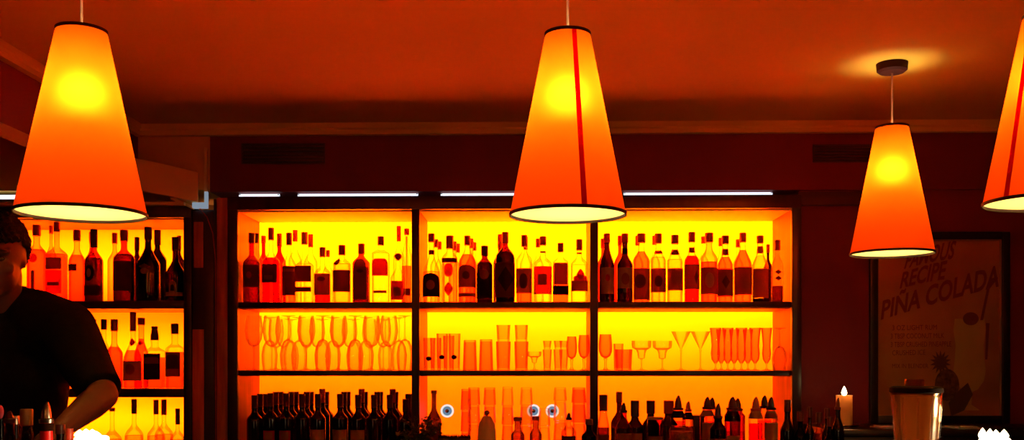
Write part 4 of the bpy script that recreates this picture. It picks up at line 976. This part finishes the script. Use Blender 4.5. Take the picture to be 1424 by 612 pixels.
# ------------------------------------------------------------------ blender jug on the front bar
Yj = 2.40
bj = empty('blender_jug', (WX(1274, Yj), Yj, FBZ)); tag(bj, 'large clear blender jug with black lid in front of the poster', 'blender')
zt = WZ(546, Yj)-FBZ; R = 34/F*Yj; zb = .10
latheo('motor_base', [(.075, 0), (.078, .01), (.070, .06), (.052, .095), (.048, .10)], 'black', bj, seg=40)
out = [(R*.70, zb+.001), (R*.74, zb+.02), (R*.86, zb+(zt-zb)*.55), (R*.97, zt-.006), (R*1.0, zt)]
inn = [(R*.66, zb+.008), (R*.70, zb+.02), (R*.82, zb+(zt-zb)*.55), (R*.93, zt-.006), (R*.96, zt)]
jug = glass('jug_plastic', (.93, .88, .80), (.6, .42, .28), .12, 1.2, 2.2)
latheo('jug', out+inn[::-1], jug, bj, seg=48)
frosty = sheet('cloudy_contents', (.95, .62, .30), (.95, .60, .28), .45)
latheo('contents', [(R*.64, zb+.010), (R*.68, zb+.022), (R*.80, zb+(zt-zb)*.55), (R*.915, zt-.006)], frosty, bj, seg=48)
latheo('lid', [(R*1.0, zt+.0005), (R*1.04, zt+.003), (R*1.02, zt+.012), (R*.9, zt+.016), (R*.45, zt+.017)], paint('matte_black_lid', (.012, .006, .006), .8, spec=.1), bj, seg=48)
latheo('filler_cap', [(R*.36, zt+.0172), (R*.38, zt+.024), (R*.36, zt+.034)], glass('smoky_cap', (.55, .35, .3), (.3, .15, .1), .15, 1.5), bj, loc=(-.004, 0, 0), seg=30)
for k in range(4):
    bm = bmesh.new(); a = -PI/2-.9+.6*k
    tube(bm, [(R*.885*math.cos(a), R*.885*math.sin(a), zb+(zt-zb)*.5), (R*.985*math.cos(a), R*.985*math.sin(a), zt-.01)], .0025, 8); new_obj('rib', bm, jug, bj)

# glowing candle glasses on the front bar
def candle_glass(px0, px1, ytop, Y, label, spikes, hs):
    R = (px1-px0)/2/F*Y; x = WX((px0+px1)/2, Y); zt = WZ(ytop, Y, px0)-FBZ
    e = empty('candle_holder', (x, Y, FBZ)); tag(e, label, 'candle')
    latheo('holder', [(R*.8, 0), (R*.9, .008), (R, zt*.5), (R*1.02, zt-.03), (R*.98, zt-.03), (R*.93, .02), (R*.5, .012)], 'clear', e, seg=36)
    latheo('wax', [(R*.88, .0125), (R*.92, zt*.5), (R*.94, zt-.016), (R*.86, zt-.012), (R*.3, zt-.014)], 'glowwax', e, seg=36)
    for dx, fh, fr in spikes:
        latheo('flame', flame_prof(fh, fr), 'flame', e, loc=(dx*R, random.uniform(-.2, .2)*R, zt-.014), seg=14)
    l = point('candle_light', (0, 0, zt+.03), hs, .02, (1, .6, .25)); l.parent = e
candle_glass(1362, 1405, 602, 2.35, 'brightly burning candle with jagged flames on the bar at lower right', [(-.8, .026, .010), (-.3, .024, .010), (.15, .021, .010), (.62, .022, .011)], 2.0)
candle_glass(103, 152, 600, 2.35, 'brightly glowing candle on the bar below the bartender forearm', [(-.7, .018, .013), (-.35, .020, .014), (0, .019, .014), (.35, .015, .012)], .25)

# foreground bottles at lower left, on the front bar
gf = 'bar bottles on the front counter at lower left'
zf = FBZ+.0005
def FB(px, yt, w, Y, lbl, **kw): B(px, yt, w, zf, Y, lbl, gf, **kw)
redm = paint('red_syrup_bottle', (.95, .012, .01), .3)
FB(64.5, 559, 34, 2.36, 'red syrup bottle with metal pourer in front of the bartender', glassm=redm, capm='steel', capstyle='pourer', bh=.45, sh=.22, nr=.52, cap=.17, power=.8, band=(.76, .825, 'lab_black'))
FB(37, 569, 19, 2.36, 'clear bottle with a tan cap left of the red syrup bottle', glassm='orangeglass', capm=paint('tan_cap', (.50, .22, .09), .5), liq='liq_brown', fill=.5, bh=.78, sh=.04, nr=.85, cap=.14, capr=1.1)
FB(13, 572, 20, 2.36, 'dark glass bottle with a worn metal top beside the tan capped one', glassm='orangeglass', capm='darkcap', liq='liq_brown', fill=.5, bh=.72, sh=.08, nr=.7, cap=.1, capstyle='pourer')
FB(21, 578, 16, 2.44, 'slim dark bottle behind the worn metal topped bottle', glassm='smoke', capm='steel', bh=.70, sh=.08, nr=.6, cap=.08)
FB(0, 563, 16, 2.30, 'bottle with a pink round stopper cut off by the left edge', glassm='smoke', capm=paint('pink_stopper', (.5, .02, .06), .5), capstyle='ball', bh=.6, sh=.14, nr=.42, cap=.12)
FB(84, 590, 22, 2.46, 'short black bottle right of the red syrup bottle', glassm='blackglass', capm='darkcap', bh=.6, sh=.12, nr=.5, cap=.1)
FB(97, 596, 16, 2.42, 'short dark bottle touching the glowing candle', glassm='smoke', capm='redcap', bh=.6, sh=.12, nr=.5, cap=.12)

# ------------------------------------------------------------------ bartender
def loft(bm, rings, seg=28):
    """closed body of level elliptical rings: (centre, half width, half depth)"""
    rr = []
    for c, rx, ry in rings:
        rr.append([bm.verts.new((c[0]+rx*math.cos(2*PI*k/seg), c[1]+ry*math.sin(2*PI*k/seg), c[2])) for k in range(seg)])
    for a, b in zip(rr, rr[1:]):
        for i in range(seg): bm.faces.new((a[i], a[(i+1) % seg], b[(i+1) % seg], b[i]))
    bm.faces.new(rr[0][::-1]); bm.faces.new(rr[-1])
def limb(bm, pts):
    """tapering limb through joints (point, radius), rounded at every joint"""
    P = []; Rr = []
    for (a, ra), (b, rb) in zip(pts, pts[1:]):
        for k in range(5): P.append(Vector(a).lerp(Vector(b), k/5)); Rr.append(ra+(rb-ra)*k/5)
    P.append(Vector(pts[-1][0])); Rr.append(pts[-1][1])
    tube(bm, P, Rr, 20)
    for a, ra in pts: ball(bm, a, ra*.99)
def remesh_join(parts, voxel, smooth_n=2):
    bm = bmesh.new()
    for p_ in parts:
        if isinstance(p_, bpy.types.Mesh): bm.from_mesh(p_)
    for p_ in parts:
        if callable(p_): p_(bm)
    me = bpy.data.meshes.new('tmp'); bm.to_mesh(me); bm.free()
    ob = bpy.data.objects.new('tmp', me); COL.objects.link(ob)
    r = ob.modifiers.new('r', 'REMESH'); r.mode = 'VOXEL'; r.voxel_size = voxel; r.use_smooth_shade = True
    s = ob.modifiers.new('s', 'SMOOTH'); s.factor = .5; s.iterations = smooth_n
    dg = bpy.context.evaluated_depsgraph_get(); out = bpy.data.meshes.new_from_object(ob.evaluated_get(dg))
    bpy.data.objects.remove(ob)
    for p_ in out.polygons: p_.use_smooth = True
    out.materials.clear()
    return out
PB = Vector((WX(-6, 2.95), 2.95, 0))
man = empty('bartender', PB); tag(man, 'bartender in a black short-sleeved shirt leaning over the bar at far left', 'person')
def L(px, py, Y): return W(px, py, Y)-PB
hc = L(-4, 357, 2.86)                       # head centre
neck0 = L(-2, 425, 2.93); chest = L(-14, 480, 3.0); waist = Vector((-.01, .09, 1.16)); pelvis = Vector((-.01, .12, .97))
shR = L(93, 458, 2.95); elR = L(143, 550, 2.76); wrR = L(84, 597, 2.585)
shL = Vector((-.21-.02, 0, shR.z)); elL = Vector((-.34, -.14, 1.33)); wrL = Vector((-.20, -.40, 1.22))
def mixp(a, b, t): return Vector(a).lerp(Vector(b), t)
tc0 = L(-12, 470, 2.99)
def torso_rings(g, top):
    R_ = [((-.01, .12, .90), .150+g, .105+g), ((-.01, .12, .98), .160+g, .112+g), ((-.01, .10, 1.12), .145+g, .102+g), ((-.005, .08, 1.26), .160+g, .112+g),
          ((.0, .06, 1.38), .178+g, .118+g), ((tc0.x+.01, .05, 1.48), .185+g, .112+g), ((tc0.x+.02, .035, 1.545), .165+g, .10+g), ((tc0.x+.03, .02, 1.585), .115+g, .085+g), ((tc0.x+.035, .005, 1.615), .07+g*.6, .066+g*.6)]
    return R_[:top]
def legs(bm, g):
    for sx in (-1, 1):
        limb(bm, [((sx*.09, .12, .90), .088+g), ((sx*.11, .08, .50), .056+g), ((sx*.115, .10, .34), .054+g), ((sx*.12, .13, .10), .040+g)])
def bodyf(bm):
    loft(bm, torso_rings(0, 9)); legs(bm, 0)
    for q_ in (shR, shL): limb(bm, [(Vector((.0, .03, 1.58)), .07), (q_, .066)])
    limb(bm, [(neck0+Vector((0, .01, -.03)), .058), (hc+Vector((0, .025, -.05)), .056)])
    for (s_, e_, w_, sd) in ((shR, elR, wrR, 1), (shL, elL, wrL, -1)):
        limb(bm, [(Vector((sd*.08, .03, 1.52)), .07), (s_, .068), (mixp(s_, e_, .5), .052), (e_, .043), (mixp(e_, w_, .3), .043), (w_, .027)])
    for sx in (-1, 1): limb(bm, [((sx*.12, .13, .08), .04), ((sx*.13, .0, .045), .035)])
hrot = Matrix.Rotation(math.radians(12), 3, 'Z') @ Matrix.Rotation(math.radians(14), 3, 'X')   # bowed, turned a little towards the room
def hp(x, y, z): return hc+hrot @ Vector((x, y, z))
def head_parts(bm):
    ball(bm, hp(0, .012, .025), .1, .77, .93, .93, hrot, 4)         # cranium
    ball(bm, hp(0, -.018, -.035), .1, .62, .72, .82, hrot, 4)       # face
    ball(bm, hp(0, -.055, -.092), .03, 1.0, .9, .75, hrot, 3)       # chin
    tube(bm, [hp(0, -.088, .018), hp(0, -.106, -.018), hp(0, -.100, -.030)], [.008, .014, .012], 10)
    for s in (-1, 1):
        ball(bm, hp(s*.012, -.094, -.030), .009, 1, 1, .8, hrot, 2)
        ball(bm, hp(s*.070, .012, -.01), .028, .26, .58, 1.0, hrot, 3)
        ball(bm, hp(s*.034, -.070, .026), .024, 1.2, .7, .42, hrot, 3)   # brow
        ball(bm, hp(s*.042, -.060, -.025), .026, .9, .7, .7, hrot, 3)    # cheek
    ball(bm, hp(0, -.080, -.060), .02, 1.2, .55, .55, hrot, 3)
def hand(bm, w_, e_, side):
    d = (w_-e_).normalized(); up = Vector((0, 0, 1)); sd = d.cross(up).normalized()*side; dn = -up
    def q(a, b, c): return w_+d*a+sd*b+dn*c
    # palm
    tube(bm, [q(-.01, 0, 0), q(.03, .002, .004), q(.065, .0, .008), q(.088, 0, .014)], [.024, .029, .033, .026], 14)
    for i, (off, ln) in enumerate(((-.030, .072), (-.010, .080), (.010, .074), (.029, .058))):
        tube(bm, [q(.07, off*.8, .010), q(.088, off, .014), q(.088+ln*.40, off*1.06, .030), q(.088+ln*.58, off*1.08, .052), q(.088+ln*.60, off*1.05, .070)], [.009, .0095, .0088, .0080, .0065], 10)
    tube(bm, [q(.012, -.020, .006), q(.035, -.042, .018), q(.062, -.052, .034), q(.082, -.046, .050)], [.013, .0125, .0105, .008], 10)
body = remesh_join([bodyf, head_parts, lambda b: hand(b, wrR, elR, 1), lambda b: hand(b, wrL, elL, -1)], .0055, 3)
body.materials.append(M['skin']); bo = bpy.data.objects.new('body', body); COL.objects.link(bo); bo.parent = man
# shirt: torso and short sleeves
def shirtf(bm):
    loft(bm, torso_rings(.016, 9))
    limb(bm, [(Vector((.0, .03, 1.60)), .085), (mixp((0, .03, 1.60), shR, .55)+Vector((0, 0, .015)), .083), (shR, .088)])
    limb(bm, [(Vector((.0, .03, 1.60)), .085), (mixp((0, .03, 1.60), shL, .55)+Vector((0, 0, .015)), .083), (shL, .088)])
    nb = Vector((tc0.x+.04, .02, 1.60)); tube(bm, [nb, nb+Vector((.005, -.012, .075))], [.095, .078], 28)
    for (s_, e_, sd) in ((shR, elR, 1), (shL, elL, -1)):
        limb(bm, [(Vector((sd*.08, .03, 1.51)), .085), (s_, .088), (mixp(s_, e_, .5), .074), (mixp(s_, e_, .80), .064)])
        tube(bm, [mixp(s_, e_, .70), mixp(s_, e_, .94)], [.066, .062], 24)
def trousersf(bm):
    loft(bm, [((-.01, .12, .86), .160, .115), ((-.01, .12, .92), .172, .124), ((-.01, .11, 1.00), .165, .118)]); legs(bm, .016)
shm = remesh_join([shirtf], .007, 3)
shm.materials.append(M['shirt']); so = bpy.data.objects.new('shirt', shm); COL.objects.link(so); so.parent = man
tr = remesh_join([trousersf], .009, 2)
tr.materials.append(M['trousers']); to = bpy.data.objects.new('trousers', tr); COL.objects.link(to); to.parent = man
for sx in (-1, 1):
    bm = bmesh.new(); ball(bm, (sx*.13, .04, .05), .06, .85, 1.9, .75); box(bm, (sx*.13-.045, -.06, .001), (sx*.13+.045, .14, .022), .008); new_obj('shoe', bm, 'black', man)
def hairf(bm):
    res = bmesh.ops.create_icosphere(bm, subdivisions=5, radius=.1)
    rn = random.Random(5)
    dele = []
    for v in res['verts']:
        p_ = v.co.copy(); n_ = p_.normalized()
        tuft = 1+.035*math.sin(n_.x*40+n_.z*23)+.03*math.sin(n_.y*47+n_.x*31)
        q_ = Vector((p_.x*.86*tuft, p_.y*1.02*tuft+.014, p_.z*1.03*tuft+.032))
        v.co = hp(*q_)
        if (n_.z < .18-.75*max(0, n_.y+.35) and n_.y < .1) or n_.z < -.62: dele.append(v)
    bmesh.ops.delete(bm, geom=dele, context='VERTS')
bm = bmesh.new(); hairf(bm); ho = new_obj('hair', bm, 'hair', man)
md = ho.modifiers.new('solid', 'SOLIDIFY'); md.thickness = .012; md.offset = -1
for s in (-1, 1):
    bm = bmesh.new(); ball(bm, hp(s*.033, -.083, .006), .0115, 1.15, .6, .62, hrot, 3); new_obj('eye', bm, 'eye', man)
    bm = bmesh.new(); tube(bm, [hp(s*.016, -.094, .026), hp(s*.034, -.092, .034), hp(s*.052, -.078, .028)], [.003, .0042, .002], 8); new_obj('eyebrow', bm, 'hair', man)
bm = bmesh.new(); tube(bm, [hp(-.022, -.086, -.062), hp(-.008, -.0935, -.059), hp(.008, -.0935, -.059), hp(.022, -.086, -.062)], [.002, .005, .005, .002], 8); new_obj('lips', bm, 'lip', man)

# ------------------------------------------------------------------ ambient light and added warm fill
w_ = bpy.data.worlds.new('world'); SC.world = w_; w_.use_nodes = True
bg = w_.node_tree.nodes['Background']; bg.inputs[0].default_value = (.4, .12, .05, 1); bg.inputs[1].default_value = .0
# unseen warm fill lights added behind the viewer to brighten the label fronts
for x, y in ((-1.0, -.6), (1.3, -.6)):
    point('added_fill_light', (x, y, 2.1), 6.5, .12, (1, .36, .07))

# ------------------------------------------------------------------ render settings that belong to the look
SC.view_settings.view_transform = 'Standard'; SC.view_settings.look = 'None'; SC.view_settings.gamma = 1
SC.view_settings.exposure = 0; SC.view_settings.use_curve_mapping = False
cy = SC.cycles
cy.max_bounces = 10; cy.diffuse_bounces = 4; cy.glossy_bounces = 4; cy.transmission_bounces = 8; cy.transparent_max_bounces = 64
cy.caustics_reflective = False; cy.caustics_refractive = False
cy.sample_clamp_indirect = 12; cy.blur_glossy = 1
cy.use_denoising = True
